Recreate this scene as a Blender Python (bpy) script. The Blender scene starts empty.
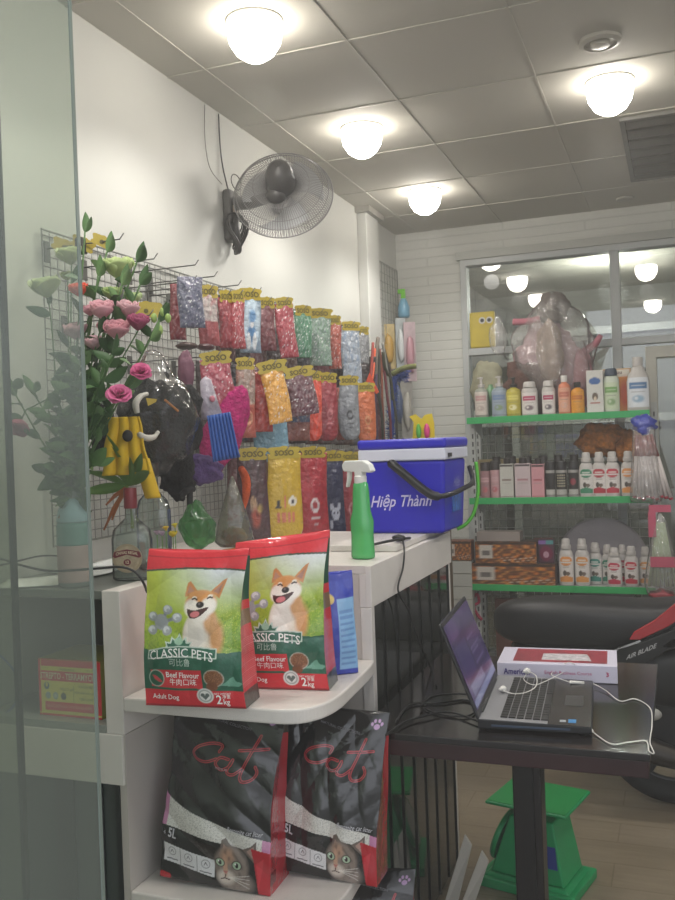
import bpy, bmesh, math, random
import numpy as np
from mathutils import Vector, Matrix
S = bpy.context.scene
COL = S.collection
R = math.radians
rnd = random.Random(7)
# ------------------------------------------------------------ camera
CAMP = np.array([0, 0, 1.4])
yaw, pit, rol, FPX = R(20.8), R(.38), R(2.06), 900.0
fw = np.array([-math.sin(yaw)*math.cos(pit), math.cos(yaw)*math.cos(pit), -math.sin(pit)])
r0 = np.array([math.cos(yaw), math.sin(yaw), 0]); u0 = np.cross(r0, fw)
rt = math.cos(rol)*r0 - math.sin(rol)*u0
up = math.cos(rol)*u0 + math.sin(rol)*r0
cam = bpy.data.cameras.new('camera'); camo = bpy.data.objects.new('camera', cam); COL.objects.link(camo)
camo.matrix_world = Matrix(((rt[0], up[0], -fw[0], CAMP[0]), (rt[1], up[1], -fw[1], CAMP[1]), (rt[2], up[2], -fw[2], CAMP[2]), (0, 0, 0, 1)))
cam.sensor_fit = 'VERTICAL'; cam.sensor_height = 36; cam.sensor_width = 27; cam.lens = 36*FPX/900
cam.clip_start = .05
S.camera = camo
def at(px, py, ax, v):
    """point of the place seen at pixel px,py on the plane ax = v"""
    d = fw + rt*(px-337.5)/FPX - up*(py-450)/FPX
    i = 'xyz'.index(ax); t = (v-CAMP[i])/d[i]
    return Vector(CAMP + t*d)
# ------------------------------------------------------------ view, world, lights
S.view_settings.view_transform = 'Standard'; S.view_settings.look = 'None'
S.view_settings.exposure = 0.15; S.view_settings.gamma = 1; S.view_settings.use_curve_mapping = False
FLARE_DENSITY = .022
W = bpy.data.worlds.new('world'); S.world = W; W.use_nodes = True
bg = W.node_tree.nodes['Background']; bg.inputs[1].default_value = 1.08
_n = W.node_tree.nodes; _l = W.node_tree.links
_tc = _n.new('ShaderNodeTexCoord'); _sx = _n.new('ShaderNodeSeparateXYZ'); _cr = _n.new('ShaderNodeValToRGB')
_mr = _n.new('ShaderNodeMapRange'); _mr.inputs[1].default_value = -1; _mr.inputs[2].default_value = 1
_l.new(_tc.outputs['Generated'], _sx.inputs[0]); _l.new(_sx.outputs[2], _mr.inputs[0]); _l.new(_mr.outputs[0], _cr.inputs[0]); _l.new(_cr.outputs[0], bg.inputs[0])
e = _cr.color_ramp.elements; e[0].position = .40; e[0].color = (.30, .31, .31, 1); e[1].position = .55; e[1].color = (1.25, 1.3, 1.4, 1)
for _p, _c in ((.48, (.45, .47, .48, 1)), (.68, (1.2, 1.25, 1.35, 1)), (.76, (.55, .57, .6, 1))):
    _e = e.new(_p); _e.color = _c
XW, YB, ZC = -1.54, 5.15, 2.63
LAMPW = 6.2
lamps = [(-1.109, 2.368), (-1.121, 3.342), (-1.133, 4.317), (-.188, 3.294), (-.19, 1.4), (-1.16, 1.45), (.8, 2.45), (.8, 3.45), (.8, 1.4)]
def area_light(name, loc, size, power, col=(1, .97, .92), target=None):
    l = bpy.data.lights.new(name, 'AREA'); l.size = size; l.energy = power; l.color = col
    o = bpy.data.objects.new(name, l); o.location = loc; COL.objects.link(o)
    if target: o.rotation_euler = (Vector(target)-Vector(loc)).to_track_quat('-Z', 'Y').to_euler()
    return o
# ------------------------------------------------------------ materials
def lin(c):
    if isinstance(c, str): c = [int(c[i:i+2], 16)/255 for i in (0, 2, 4)]
    return tuple((x/12.92 if x <= .04045 else ((x+.055)/1.055)**2.4) for x in c)
def setin(b, k, v):
    if k in b.inputs: b.inputs[k].default_value = v
def mat(name, c, rough=.5, metal=0, coat=0, noise=0, nscale=20, bump=0, bscale=40, spec=.5, trans=0, ior=1.45, alpha=1, emit=None, estr=0, paint=False):
    m = bpy.data.materials.new(name); m.use_nodes = True; nt = m.node_tree; b = nt.nodes['Principled BSDF']
    col = lin(c)+(1,)
    b.inputs['Base Color'].default_value = col
    setin(b, 'Roughness', rough); setin(b, 'Metallic', metal); setin(b, 'Coat Weight', coat); setin(b, 'Coat Roughness', .12)
    setin(b, 'Specular IOR Level', spec); setin(b, 'Transmission Weight', trans); setin(b, 'IOR', ior); setin(b, 'Alpha', alpha)
    if emit: setin(b, 'Emission Color', lin(emit)+(1,)); setin(b, 'Emission Strength', estr)
    tc = nt.nodes.new('ShaderNodeTexCoord')
    src = None
    if paint:
        a = nt.nodes.new('ShaderNodeVertexColor'); a.layer_name = 'Col'; src = a.outputs[0]
        nt.links.new(src, b.inputs['Base Color'])
    if noise:
        n = nt.nodes.new('ShaderNodeTexNoise'); n.inputs['Scale'].default_value = nscale; n.inputs['Detail'].default_value = 5
        nt.links.new(tc.outputs['Object'], n.inputs['Vector'])
        mr = nt.nodes.new('ShaderNodeMapRange'); mr.inputs[3].default_value = 1-noise; mr.inputs[4].default_value = 1+noise
        mr.inputs[1].default_value = .3; mr.inputs[2].default_value = .7
        nt.links.new(n.outputs[0], mr.inputs[0])
        mx = nt.nodes.new('ShaderNodeVectorMath'); mx.operation = 'SCALE'
        if src: nt.links.new(src, mx.inputs[0])
        else: mx.inputs[0].default_value = col[:3]
        nt.links.new(mr.outputs[0], mx.inputs['Scale']); nt.links.new(mx.outputs[0], b.inputs['Base Color'])
    if bump:
        n2 = nt.nodes.new('ShaderNodeTexNoise'); n2.inputs['Scale'].default_value = bscale; n2.inputs['Detail'].default_value = 4
        nt.links.new(tc.outputs['Object'], n2.inputs['Vector'])
        bp = nt.nodes.new('ShaderNodeBump'); bp.inputs['Strength'].default_value = bump; bp.inputs['Distance'].default_value = .01
        nt.links.new(n2.outputs[0], bp.inputs['Height']); nt.links.new(bp.outputs[0], b.inputs['Normal'])
        if coat: nt.links.new(bp.outputs[0], b.inputs['Coat Normal'])
    return m
def film_mat(name, tint='ffffff', refl=.08, veil=.05, veilc='c8d0cc', rough=.03, bump=0, bscale=30, fres=1.3):
    """clear sheet: see-through, glossy, slightly milky"""
    m = bpy.data.materials.new(name); m.use_nodes = True; nt = m.node_tree
    for n in list(nt.nodes):
        if n.type != 'OUTPUT_MATERIAL': nt.nodes.remove(n)
    out = [n for n in nt.nodes if n.type == 'OUTPUT_MATERIAL'][0]
    t = nt.nodes.new('ShaderNodeBsdfTransparent'); t.inputs[0].default_value = lin(tint)+(1,)
    d = nt.nodes.new('ShaderNodeBsdfDiffuse'); d.inputs[0].default_value = lin(veilc)+(1,)
    g = nt.nodes.new('ShaderNodeBsdfGlossy'); g.inputs['Roughness'].default_value = rough
    m1 = nt.nodes.new('ShaderNodeMixShader'); m1.inputs[0].default_value = veil
    nt.links.new(t.outputs[0], m1.inputs[1]); nt.links.new(d.outputs[0], m1.inputs[2])
    fr = nt.nodes.new('ShaderNodeFresnel'); fr.inputs[0].default_value = fres
    ad = nt.nodes.new('ShaderNodeMath'); ad.operation = 'ADD'; ad.inputs[1].default_value = refl; ad.use_clamp = True
    nt.links.new(fr.outputs[0], ad.inputs[0])
    m2 = nt.nodes.new('ShaderNodeMixShader'); nt.links.new(ad.outputs[0], m2.inputs[0])
    nt.links.new(m1.outputs[0], m2.inputs[1]); nt.links.new(g.outputs[0], m2.inputs[2]); nt.links.new(m2.outputs[0], out.inputs[0])
    if bump:
        tc = nt.nodes.new('ShaderNodeTexCoord'); n2 = nt.nodes.new('ShaderNodeTexNoise'); n2.inputs['Scale'].default_value = bscale
        nt.links.new(tc.outputs['Object'], n2.inputs['Vector'])
        bp = nt.nodes.new('ShaderNodeBump'); bp.inputs['Strength'].default_value = bump; bp.inputs['Distance'].default_value = .02
        nt.links.new(n2.outputs[0], bp.inputs['Height']); nt.links.new(bp.outputs[0], g.inputs['Normal'])
    return m
_mc = {}
def M(c, rough=.5, **k):
    key = (c, rough, tuple(sorted(k.items())))
    if key not in _mc: _mc[key] = mat('surface_'+c, c, rough, **k)
    return _mc[key]
PAINT = mat('printed_film', 'ffffff', .32, coat=.6, bump=.5, bscale=20, paint=True)
PRINT = mat('printed_label', 'ffffff', .45, paint=True)
CLOTHP = mat('printed_cloth_in_film', 'ffffff', .5, coat=1, bump=.9, bscale=55, paint=True)
FILM = film_mat('clear_crinkled_film', refl=.07, veil=.17, veilc='d0ccc8', rough=.1, bump=1, bscale=30)
# ------------------------------------------------------------ mesh helpers
def link(name, me, m=None, parent=None, smooth=False):
    o = bpy.data.objects.new(name, me); COL.objects.link(o)
    if m:
        for x in (m if isinstance(m, (list, tuple)) else [m]): me.materials.append(x)
    if smooth: me.polygons.foreach_set('use_smooth', [True]*len(me.polygons))
    if parent: o.parent = parent
    return o
def tag(o, label=None, cat=None, group=None, kind=None):
    if label: o['label'] = label
    if cat: o['category'] = cat
    if group: o['group'] = group
    if kind: o['kind'] = kind
    return o
def thing(name, loc, label, cat, group=None, rz=0, rx=0, ry=0):
    o = bpy.data.objects.new(name, None); COL.objects.link(o); o.empty_display_size = .05
    o.location = loc; o.rotation_euler = (rx, ry, rz)
    return tag(o, label, cat, group)
def dup(o, loc=None, rot=None, parent=None, top=True):
    c = o.copy(); COL.objects.link(c)
    if parent: c.parent = parent
    if loc is not None: c.location = loc
    if rot is not None: c.rotation_euler = rot
    for ch in [x for x in bpy.data.objects if x.parent == o]:
        dup(ch, None, None, c)
    return c
class MB:
    def __init__(s): s.v = []; s.f = []; s.mi = []; s.nb = 0
    def add(s, vs, fs, mi=0):
        n = len(s.v); s.v += [tuple(p) for p in vs]; s.f += [tuple(i+n for i in f) for f in fs]; s.mi += [mi]*len(fs); return s
    def box(s, x0, x1, y0, y1, z0, z1, mi=0):
        e = s.nb*4e-5; s.nb = (s.nb+1) % 8; x0 += e; y0 += e; z0 += e; x1 -= e; y1 -= e; z1 -= e
        return s.add([(x0,y0,z0),(x1,y0,z0),(x1,y1,z0),(x0,y1,z0),(x0,y0,z1),(x1,y0,z1),(x1,y1,z1),(x0,y1,z1)],
                     [(0,3,2,1),(4,5,6,7),(0,1,5,4),(1,2,6,5),(2,3,7,6),(3,0,4,7)], mi)
    def hexa(s, bot, top, mi=0):
        return s.add(list(bot)+list(top), [(0,3,2,1),(4,5,6,7),(0,1,5,4),(1,2,6,5),(2,3,7,6),(3,0,4,7)], mi)
    def tube(s, pts, r, n=8, mi=0, closed=False):
        pts = [Vector(p) for p in pts]; N = len(pts); rr = r if isinstance(r, (list, tuple)) else [r]*N
        vs = []; prev = None
        for i, p in enumerate(pts):
            if closed: d = pts[(i+1) % N]-pts[i-1]
            else: d = pts[min(i+1, N-1)]-pts[max(i-1, 0)]
            if d.length < 1e-9: d = Vector((0, 0, 1))
            d.normalize()
            a = prev if prev is not None else (Vector((0, 0, 1)) if abs(d.z) < .9 else Vector((1, 0, 0)))
            e1 = (a-d*a.dot(d))
            if e1.length < 1e-5: e1 = d.orthogonal()
            e1.normalize(); prev = e1; e2 = d.cross(e1)
            for k in range(n):
                t = 2*math.pi*k/n; vs.append(p+(e1*math.cos(t)+e2*math.sin(t))*rr[i])
        fs = []
        for i in range(N if closed else N-1):
            j = (i+1) % N
            for k in range(n): fs.append((i*n+k, i*n+(k+1) % n, j*n+(k+1) % n, j*n+k))
        if not closed: fs += [tuple(range(n))[::-1], tuple((N-1)*n+k for k in range(n))]
        return s.add(vs, fs, mi)
    def lathe(s, prof, n=24, c=(0, 0, 0), sx=1, sy=1, mi=0, pw=1):
        vs = []; fs = []
        for r, z in prof:
            for k in range(n):
                t = 2*math.pi*k/n; cx, cy = math.cos(t), math.sin(t)
                if pw != 1: cx = math.copysign(abs(cx)**pw, cx); cy = math.copysign(abs(cy)**pw, cy)
                vs.append((c[0]+r*sx*cx, c[1]+r*sy*cy, c[2]+z))
        for i in range(len(prof)-1):
            for k in range(n): fs.append((i*n+k, i*n+(k+1) % n, (i+1)*n+(k+1) % n, (i+1)*n+k))
        fs += [tuple(range(n))[::-1], tuple((len(prof)-1)*n+k for k in range(n))]
        return s.add(vs, fs, mi)
    def prism(s, poly, z0, z1, ax='z', mi=0):
        def q(a, b, c): return {'z': (a, b, c), 'y': (a, c, b), 'x': (c, a, b)}[ax]
        n = len(poly); vs = [q(a, b, z0) for a, b in poly]+[q(a, b, z1) for a, b in poly]
        fs = [tuple(range(n))[::-1], tuple(range(n, 2*n))]+[(i, (i+1) % n, (i+1) % n+n, i+n) for i in range(n)]
        return s.add(vs, fs, mi)
    def ell(s, c, rx, ry, rz, n=12, m=8, mi=0, disp=0, seed=0, rot=None):
        rg = random.Random(seed); ph = [rg.uniform(0, 6.28) for _ in range(12)]
        vs = []
        for i in range(m+1):
            th = math.pi*i/m
            for k in range(n):
                t = 2*math.pi*k/n; d = Vector((math.sin(th)*math.cos(t), math.sin(th)*math.sin(t), math.cos(th)))
                q = 1+disp*(math.sin(5*d.x+ph[0]+3*d.z)+math.sin(7*d.y+ph[1]-4*d.x)+math.sin(9*d.z+ph[2]+5*d.y)+.7*math.sin(15*d.x+ph[3])*math.sin(14*d.z+ph[4]))
                p = Vector((d.x*rx*q, d.y*ry*q, d.z*rz*q))
                if rot: p = rot @ p
                vs.append(p+Vector(c))
        fs = [(i*n+k, (i+1)*n+k, (i+1)*n+(k+1) % n, i*n+(k+1) % n) for i in range(m) for k in range(n)]
        return s.add(vs, fs, mi)
    def crump(s, c, rx, ry, rz, n=56, m=44, seed=0, amp=.12, top=.0, mi=0):
        g = np.random.RandomState(seed); D = g.randn(14, 3); D /= np.linalg.norm(D, axis=1)[:, None]; ph = g.rand(14)*6; fq = g.rand(14)*5+2
        vs = []
        for i in range(m+1):
            th = math.pi*i/m
            for k in range(n):
                t = 2*math.pi*k/n; d = np.array([math.sin(th)*math.cos(t), math.sin(th)*math.sin(t), math.cos(th)])
                q = 1+amp*float(np.mean(1-2*np.abs(np.sin(D @ d*fq+ph))))*3.2
                w = 1-top*max(0, d[2])**1.0*.75
                vs.append((c[0]+d[0]*rx*q*w, c[1]+d[1]*ry*q*w, c[2]+d[2]*rz*(1+.3*(q-1))))
        fs = [(i*n+k, (i+1)*n+k, (i+1)*n+(k+1) % n, i*n+(k+1) % n) for i in range(m) for k in range(n)]
        return s.add(vs, fs, mi)
    def grid(s, nu, nv, fn, mi=0):
        vs = [fn(i/nu, j/nv) for j in range(nv+1) for i in range(nu+1)]
        fs = [(j*(nu+1)+i, j*(nu+1)+i+1, (j+1)*(nu+1)+i+1, (j+1)*(nu+1)+i) for j in range(nv) for i in range(nu)]
        return s.add(vs, fs, mi)
    def build(s, name, m, parent=None, smooth=False, bevel=0, seg=2, solid=0, sub=0, auto=None):
        me = bpy.data.meshes.new(name); me.from_pydata(s.v, [], s.f); me.update()
        me.polygons.foreach_set('material_index', s.mi)
        b = bmesh.new(); b.from_mesh(me)
        bmesh.ops.recalc_face_normals(b, faces=b.faces)
        if auto:
            for e in b.edges:
                if len(e.link_faces) == 2 and e.calc_face_angle(0) > R(auto): e.smooth = False
        b.to_mesh(me); b.free()
        o = link(name, me, m, parent, smooth or bool(auto))
        if solid: q = o.modifiers.new('solid', 'SOLIDIFY'); q.thickness = solid; q.offset = 0
        if bevel: q = o.modifiers.new('bevel', 'BEVEL'); q.width = bevel; q.segments = seg; q.limit_method = 'ANGLE'
        if sub: q = o.modifiers.new('sub', 'SUBSURF'); q.levels = sub; q.render_levels = sub
        return o
def struct(o, label=None):
    o['kind'] = 'structure'
    if label: o['label'] = label
    return o
# text as mesh, mapped to a surface by fn(x, y)
def textmesh(t, size, bold=0, shear=0, align='CENTER', wide=1):
    c = bpy.data.curves.new('lettering', 'FONT'); c.body = t; c.size = size; c.offset = bold*size; c.shear = shear; c.align_x = align; c.align_y = 'CENTER'; c.resolution_u = 2
    o = bpy.data.objects.new('lettering', c); COL.objects.link(o)
    dg = bpy.context.evaluated_depsgraph_get(); me = bpy.data.meshes.new_from_object(o.evaluated_get(dg))
    bpy.data.objects.remove(o); bpy.data.curves.remove(c)
    for v in me.vertices: v.co.x *= wide
    return me
def text(t, size, m, parent, fn=None, name='lettering', **k):
    me = textmesh(t, size, **k)
    if fn is None: fn = lambda x, y: (x, 0, y)
    for v in me.vertices: v.co = Vector(fn(v.co.x, v.co.y))
    me.name = name; me.materials.clear()
    return link(name, me, m, parent)
# ------------------------------------------------------------ painting artwork on dense surfaces
class Cv:
    def __init__(s, u, v, base): s.u, s.v = u, v; s.c = np.tile(np.array(lin(base)), (len(u), 1)).astype(float)
    def put(s, a, c):
        a = np.clip(a, 0, 1)[:, None]; s.c = s.c*(1-a)+np.array(lin(c))[None]*a
    def ell(s, x, y, rx, ry, c, rot=0, soft=.12, a=1):
        dx, dy = s.u-x, s.v-y; ca, sa = math.cos(rot), math.sin(rot)
        p, q = dx*ca+dy*sa, -dx*sa+dy*ca
        d = np.sqrt((p/rx)**2+(q/ry)**2); s.put(np.clip((1-d)/soft, 0, 1)*a, c)
    def poly(s, pts, c, a=1):
        n = len(pts); ins = np.zeros(len(s.u), bool)
        for i in range(n):
            x0, y0 = pts[i]; x1, y1 = pts[(i+1) % n]
            if y0 == y1: continue
            k = (s.v > min(y0, y1)) & (s.v <= max(y0, y1)) & (s.u < x0+(s.v-y0)*(x1-x0)/(y1-y0)); ins ^= k
        s.put(ins*a, c)
    def rect(s, x0, y0, x1, y1, c, a=1): s.put(((s.u > x0) & (s.u < x1) & (s.v > y0) & (s.v < y1))*a, c)
    def line(s, pts, w, c, asp=1, a=1):
        best = np.full(len(s.u), 9.)
        for (x0, y0), (x1, y1) in zip(pts[:-1], pts[1:]):
            dx, dy = x1-x0, (y1-y0)*asp; L = dx*dx+dy*dy+1e-9
            t = np.clip(((s.u-x0)*dx+(s.v-y0)*asp*dy)/L, 0, 1)
            best = np.minimum(best, np.hypot(s.u-x0-t*dx, (s.v-y0)*asp-t*dy))
        s.put(np.clip((w-best)/(w*.3), 0, 1)*a, c)
    def noise(s, c, a, k=60, seed=0, mask=None):
        g = np.random.RandomState(seed); ph = g.rand(6)*6.28; q = g.rand(6)*k+k*.4
        n = np.sin(s.u*q[0]+ph[0]+3*np.sin(s.v*q[1]))+np.sin(s.v*q[2]+ph[2]+3*np.sin(s.u*q[3]+ph[3]))
        n = np.clip(n/2, 0, 1)*a
        if mask is not None: n = n*mask
        s.put(n, c)
    def speck(s, c, p, seed=0, mask=None):
        g = np.random.RandomState(seed); n = (g.rand(len(s.u)) < p)*1.
        if mask is not None: n = n*mask
        s.put(n, c)
def smooth(pts, n=6):
    out = []; P = [pts[0]]+list(pts)+[pts[-1]]
    for i in range(1, len(P)-2):
        a, b, c, d = [np.array(P[k], float) for k in (i-1, i, i+1, i+2)]
        for k in range(n):
            t = k/n; out.append(tuple(.5*((2*b)+(-a+c)*t+(2*a-5*b+4*c-d)*t*t+(-a+3*b-3*c+d)*t**3)))
    out.append(tuple(pts[-1])); return [Vector(v_) for v_ in out] if len(out[0]) == 3 else out
def bagmesh(name, w, h, fn, nu, nv, paint, nb=10, ns=4):
    """closed bag: fn(u,v,s) -> depth offset; rows of rings (front, side, back, side); returns mesh"""
    uf = np.linspace(0, 1, nu); ub = np.linspace(1, 0, nb); vv = np.linspace(0, 1, nv)
    ru = np.concatenate([uf, np.ones(ns), ub, np.zeros(ns)])
    rs = np.concatenate([np.zeros(nu), np.ones(ns), np.full(nb, 2), np.full(ns, 3)])
    tq = np.concatenate([np.zeros(nu), np.linspace(.01, .99, ns), np.ones(nb), np.linspace(.99, .01, ns)])
    n = len(ru)
    U, V = np.meshgrid(ru, vv); Sd = np.tile(rs, (nv, 1)); T = np.tile(tq, (nv, 1))
    U, V, Sd, T = U.ravel(), V.ravel(), Sd.ravel(), T.ravel()
    X, Y, Z = fn(U, V, T)
    verts = np.stack([X, Y, Z], 1)
    idx = np.arange(nv*n).reshape(nv, n)
    a = idx[:-1, :]; b = np.roll(idx, -1, 1)[:-1, :]; c = np.roll(idx, -1, 1)[1:, :]; d = idx[1:, :]
    q = np.stack([a, b, c, d], -1).reshape(-1, 4)
    faces = q.tolist()+[idx[0][::-1].tolist(), idx[-1].tolist()]
    me = bpy.data.meshes.new(name); me.from_pydata(verts.tolist(), [], faces); me.update()
    col = paint(U, V, Sd)
    ca = me.color_attributes.new('Col', 'FLOAT_COLOR', 'POINT')
    ca.data.foreach_set('color', np.concatenate([col, np.ones((len(col), 1))], 1).ravel().astype(np.float32))
    me.polygons.foreach_set('use_smooth', [True]*len(me.polygons))
    return me
def crinkle(U, V, seed, amp, k=9):
    g = np.random.RandomState(seed); y = np.zeros_like(U)
    for i in range(k):
        a = g.rand()*math.pi; f = 3+g.rand()*9; p = g.rand()*6.28
        y += (1-2*np.abs(np.sin((U*math.cos(a)+1.4*V*math.sin(a))*f+p+.8*np.sin(3*V+p))))*g.rand()
    return amp*y/k*2
# ============================================================ THE SETTING
WHITE = mat('white_painted_wall', 'c3c3bd', .45, noise=.03, nscale=3, bump=.05, bscale=60)
# ceiling tiles
m = mat('ceiling_tiles', 'aaa69c', .75, spec=.2); nt = m.node_tree; b = nt.nodes['Principled BSDF']
tc = nt.nodes.new('ShaderNodeTexCoord'); mp = nt.nodes.new('ShaderNodeMapping'); mp.inputs['Location'].default_value = (.91, -2.6, 0)
br = nt.nodes.new('ShaderNodeTexBrick'); br.offset = 0; br.inputs['Scale'].default_value = 1; br.inputs['Brick Width'].default_value = .49*1; br.inputs['Row Height'].default_value = .53
br.inputs['Mortar Size'].default_value = .005; br.inputs['Mortar Smooth'].default_value = .3
br.inputs['Color1'].default_value = lin('bdbab0')+(1,); br.inputs['Color2'].default_value = lin('b8b5ab')+(1,); br.inputs['Mortar'].default_value = lin('8f8c84')+(1,)
nt.links.new(tc.outputs['Object'], mp.inputs[0]); nt.links.new(mp.outputs[0], br.inputs[0]); nt.links.new(br.outputs[0], b.inputs['Base Color'])
bp = nt.nodes.new('ShaderNodeBump'); bp.inputs['Strength'].default_value = .4; bp.inputs['Distance'].default_value = .01; bp.invert = True
nt.links.new(br.outputs['Fac'], bp.inputs['Height']); nt.links.new(bp.outputs[0], b.inputs['Normal'])
CEIL = m
struct(MB().box(XW-.1, 2.4, 1.0, 8.2, ZC, ZC+.1).build('ceiling', CEIL))
# raised T-bar strips of the ceiling grid
tb = MB()
for k in range(-1, 7): tb.box(-.91+.49*k-.004, -.91+.49*k+.004, 1.1, YB-.001, ZC-.003, ZC+.001)
for y in (1.54, 2.07, 2.6, 3.13, 3.66, 4.19, 4.72): tb.box(XW+.001, 2.3, y-.004, y+.004, ZC-.0035, ZC+.001)
struct(tb.build('trim_1', M('b9b6ac', .6)))
# floor tiles
m = mat('floor_tiles', '8f8778', .3, spec=.5); nt = m.node_tree; b = nt.nodes['Principled BSDF']
tc = nt.nodes.new('ShaderNodeTexCoord'); br = nt.nodes.new('ShaderNodeTexBrick'); br.offset = .3; br.inputs['Scale'].default_value = 1
br.inputs['Brick Width'].default_value = .8; br.inputs['Row Height'].default_value = .16; br.inputs['Mortar Size'].default_value = .0025
br.inputs['Color1'].default_value = lin('978a76')+(1,); br.inputs['Color2'].default_value = lin('93866f')+(1,); br.inputs['Mortar'].default_value = lin('82765f')+(1,)
nn = nt.nodes.new('ShaderNodeTexNoise'); nn.inputs['Scale'].default_value = 6
mp = nt.nodes.new('ShaderNodeMapping'); mp.inputs['Scale'].default_value = (1, 9, 1)
nt.links.new(tc.outputs['Object'], mp.inputs[0]); nt.links.new(mp.outputs[0], nn.inputs[0])
mx = nt.nodes.new('ShaderNodeMixRGB'); mx.blend_type = 'MULTIPLY'; mx.inputs[0].default_value = .35
nt.links.new(tc.outputs['Object'], br.inputs[0]); nt.links.new(br.outputs[0], mx.inputs[1]); nt.links.new(nn.outputs[0], mx.inputs[2]); nt.links.new(mx.outputs[0], b.inputs['Base Color'])
struct(MB().box(XW-.1, 2.4, .9, 8.2, -.1, 0).build('floor', m))
# left wall
struct(MB().box(XW-.1, XW, 1.0, YB+.1, 0, ZC).build('wall_left', WHITE))
struct(MB().box(2.3, 2.4, 1.0, 8.2, 0, ZC).build('wall_right', WHITE))
# pillar
p0 = at(356, 205, 'x', XW).y
struct(MB().box(XW, -1.487, p0, p0+.2, 0, ZC).build('trim_2', M('c9c9c4', .4), bevel=.004), 'white square pillar standing out from the left wall')
struct(MB().box(XW, -1.462, p0-.025, p0+.225, ZC-.03, ZC).build('trim_3', M('9c9990', .6)), 'grey ceiling collar round the head of the pillar')
# back wall: white painted brick with a wide glazed opening
m = mat('white_painted_brick', 'c6c6bf', .6); nt = m.node_tree; b = nt.nodes['Principled BSDF']
tc = nt.nodes.new('ShaderNodeTexCoord'); sx = nt.nodes.new('ShaderNodeSeparateXYZ'); cb = nt.nodes.new('ShaderNodeCombineXYZ')
br = nt.nodes.new('ShaderNodeTexBrick'); br.inputs['Scale'].default_value = 1; br.inputs['Brick Width'].default_value = .9; br.inputs['Row Height'].default_value = .055
br.inputs['Mortar Size'].default_value = .005; br.inputs['Mortar Smooth'].default_value = .6
br.inputs['Color1'].default_value = lin('cfcfc8')+(1,); br.inputs['Color2'].default_value = lin('cbcbc4')+(1,); br.inputs['Mortar'].default_value = lin('c4c4bd')+(1,)
nt.links.new(tc.outputs['Object'], sx.inputs[0]); nt.links.new(sx.outputs[0], cb.inputs[0]); nt.links.new(sx.outputs[2], cb.inputs[1]); nt.links.new(cb.outputs[0], br.inputs[0])
nt.links.new(br.outputs[0], b.inputs['Base Color'])
bp = nt.nodes.new('ShaderNodeBump'); bp.inputs['Strength'].default_value = .4; bp.inputs['Distance'].default_value = .008; bp.invert = True
nt.links.new(br.outputs['Fac'], bp.inputs['Height']); nt.links.new(bp.outputs[0], b.inputs['Normal'])
WX0, WX1, WZ0, WZ1 = -1.15, 1.6, .15, 2.43
struct(MB().box(XW, WX0, YB, YB+.1, 0, ZC).box(WX0, 2.3, YB, YB+.1, WZ1, ZC).box(WX1, 2.3, YB, YB+.1, 0, WZ1).box(WX0, WX1, YB, YB+.1, 0, WZ0).build('wall_back', m))
# room beyond the glazing
GREYW = M('8a8a84', .7)
struct(MB().box(-3, 2.3, 7.9, 8.0, 0, ZC).box(-3, -2.9, 5.25, 7.9, 0, ZC).box(-3, XW-.1, 5.2, 5.3, 0, ZC).build('wall_far', GREYW))
struct(MB().box(-3, XW-.1, 5.25, 8, -.1, 0).box(-3, XW-.1, 5.25, 8, ZC, ZC+.1).build('floor_far', GREYW))
fm = M('dadcd8', .4)
fb = MB().box(-2.2, -2.14, 7.8, 7.85, 0, 2.3).box(-1.35, -1.29, 7.8, 7.85, 0, 2.3).box(-.5, -.44, 7.8, 7.85, 0, 2.3).box(.4, .46, 7.8, 7.85, 0, 2.3).box(-2.2, 1.2, 7.8, 7.85, 2.24, 2.3).box(-2.2, 1.2, 7.8, 7.85, 1.5, 1.56)
struct(fb.build('trim_4', fm), 'pale frames seen in the room beyond the glass')
fl = bpy.data.lights.new('far_room_fill', 'POINT'); fl.energy = 80; fl.color = (1, .97, .9); fl.shadow_soft_size = .1  # added fill light, brightens the view through the glazing
flo = bpy.data.objects.new('far_room_fill', fl); flo.location = (-.4, 6.6, 2.4); COL.objects.link(flo)
# window frame and panes
FR = M('b2b5b4', .4)
w = thing('window_1', (0, YB-.02, 0), 'grey framed glass partition filling the back wall', 'window'); w['kind'] = 'structure'; del w['category']
f = MB(); t = .036
f.box(WX0, WX0+t, -.02, .07, WZ0, WZ1).box(WX0, WX1, -.02, .07, WZ1-t, WZ1).box(WX1-t, WX1, -.02, .07, WZ0, WZ1).box(WX0, WX1, -.02, .07, WZ0, WZ0+t)
f.box(WX0, WX1, -.015, .06, 1.88, 1.92); xm = -.30
f.box(xm-.025, xm+.025, -.018, .06, WZ0, WZ1).box(.62, .67, -.018, .06, WZ0, WZ1)
f.build('window_frame', FR, w, bevel=.003)
f2 = MB().box(WX0-.02, WX1+.05, -.03, .0, WZ1, WZ1+.045)
f2.build('window_lintel', M('acada6', .5), w)
GL = film_mat('partition_glass', 'c9cdcb', refl=.13, veil=.04, veilc='b8bcb8', rough=.015, fres=1.35)
g = MB()
for a, c in ((WX0+t, xm-.025), (xm+.025, .62), (.67, WX1-t)):
    for z0, z1 in ((WZ0+t, 1.88), (1.92, WZ1-t)): g.box(a, c, .018, .024, z0, z1)
g.build('window_pane', GL, w)
# sliding door leaf at the right of the glazing
d = MB().box(-.155, -.10, -.05, -.02, .15, 1.86).box(-.155, .75, -.05, -.02, 1.80, 1.86).box(.70, .75, -.05, -.02, .15, 1.86)
d.build('door_leaf_frame', M('b5b3a8', .4), w, bevel=.002)
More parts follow.
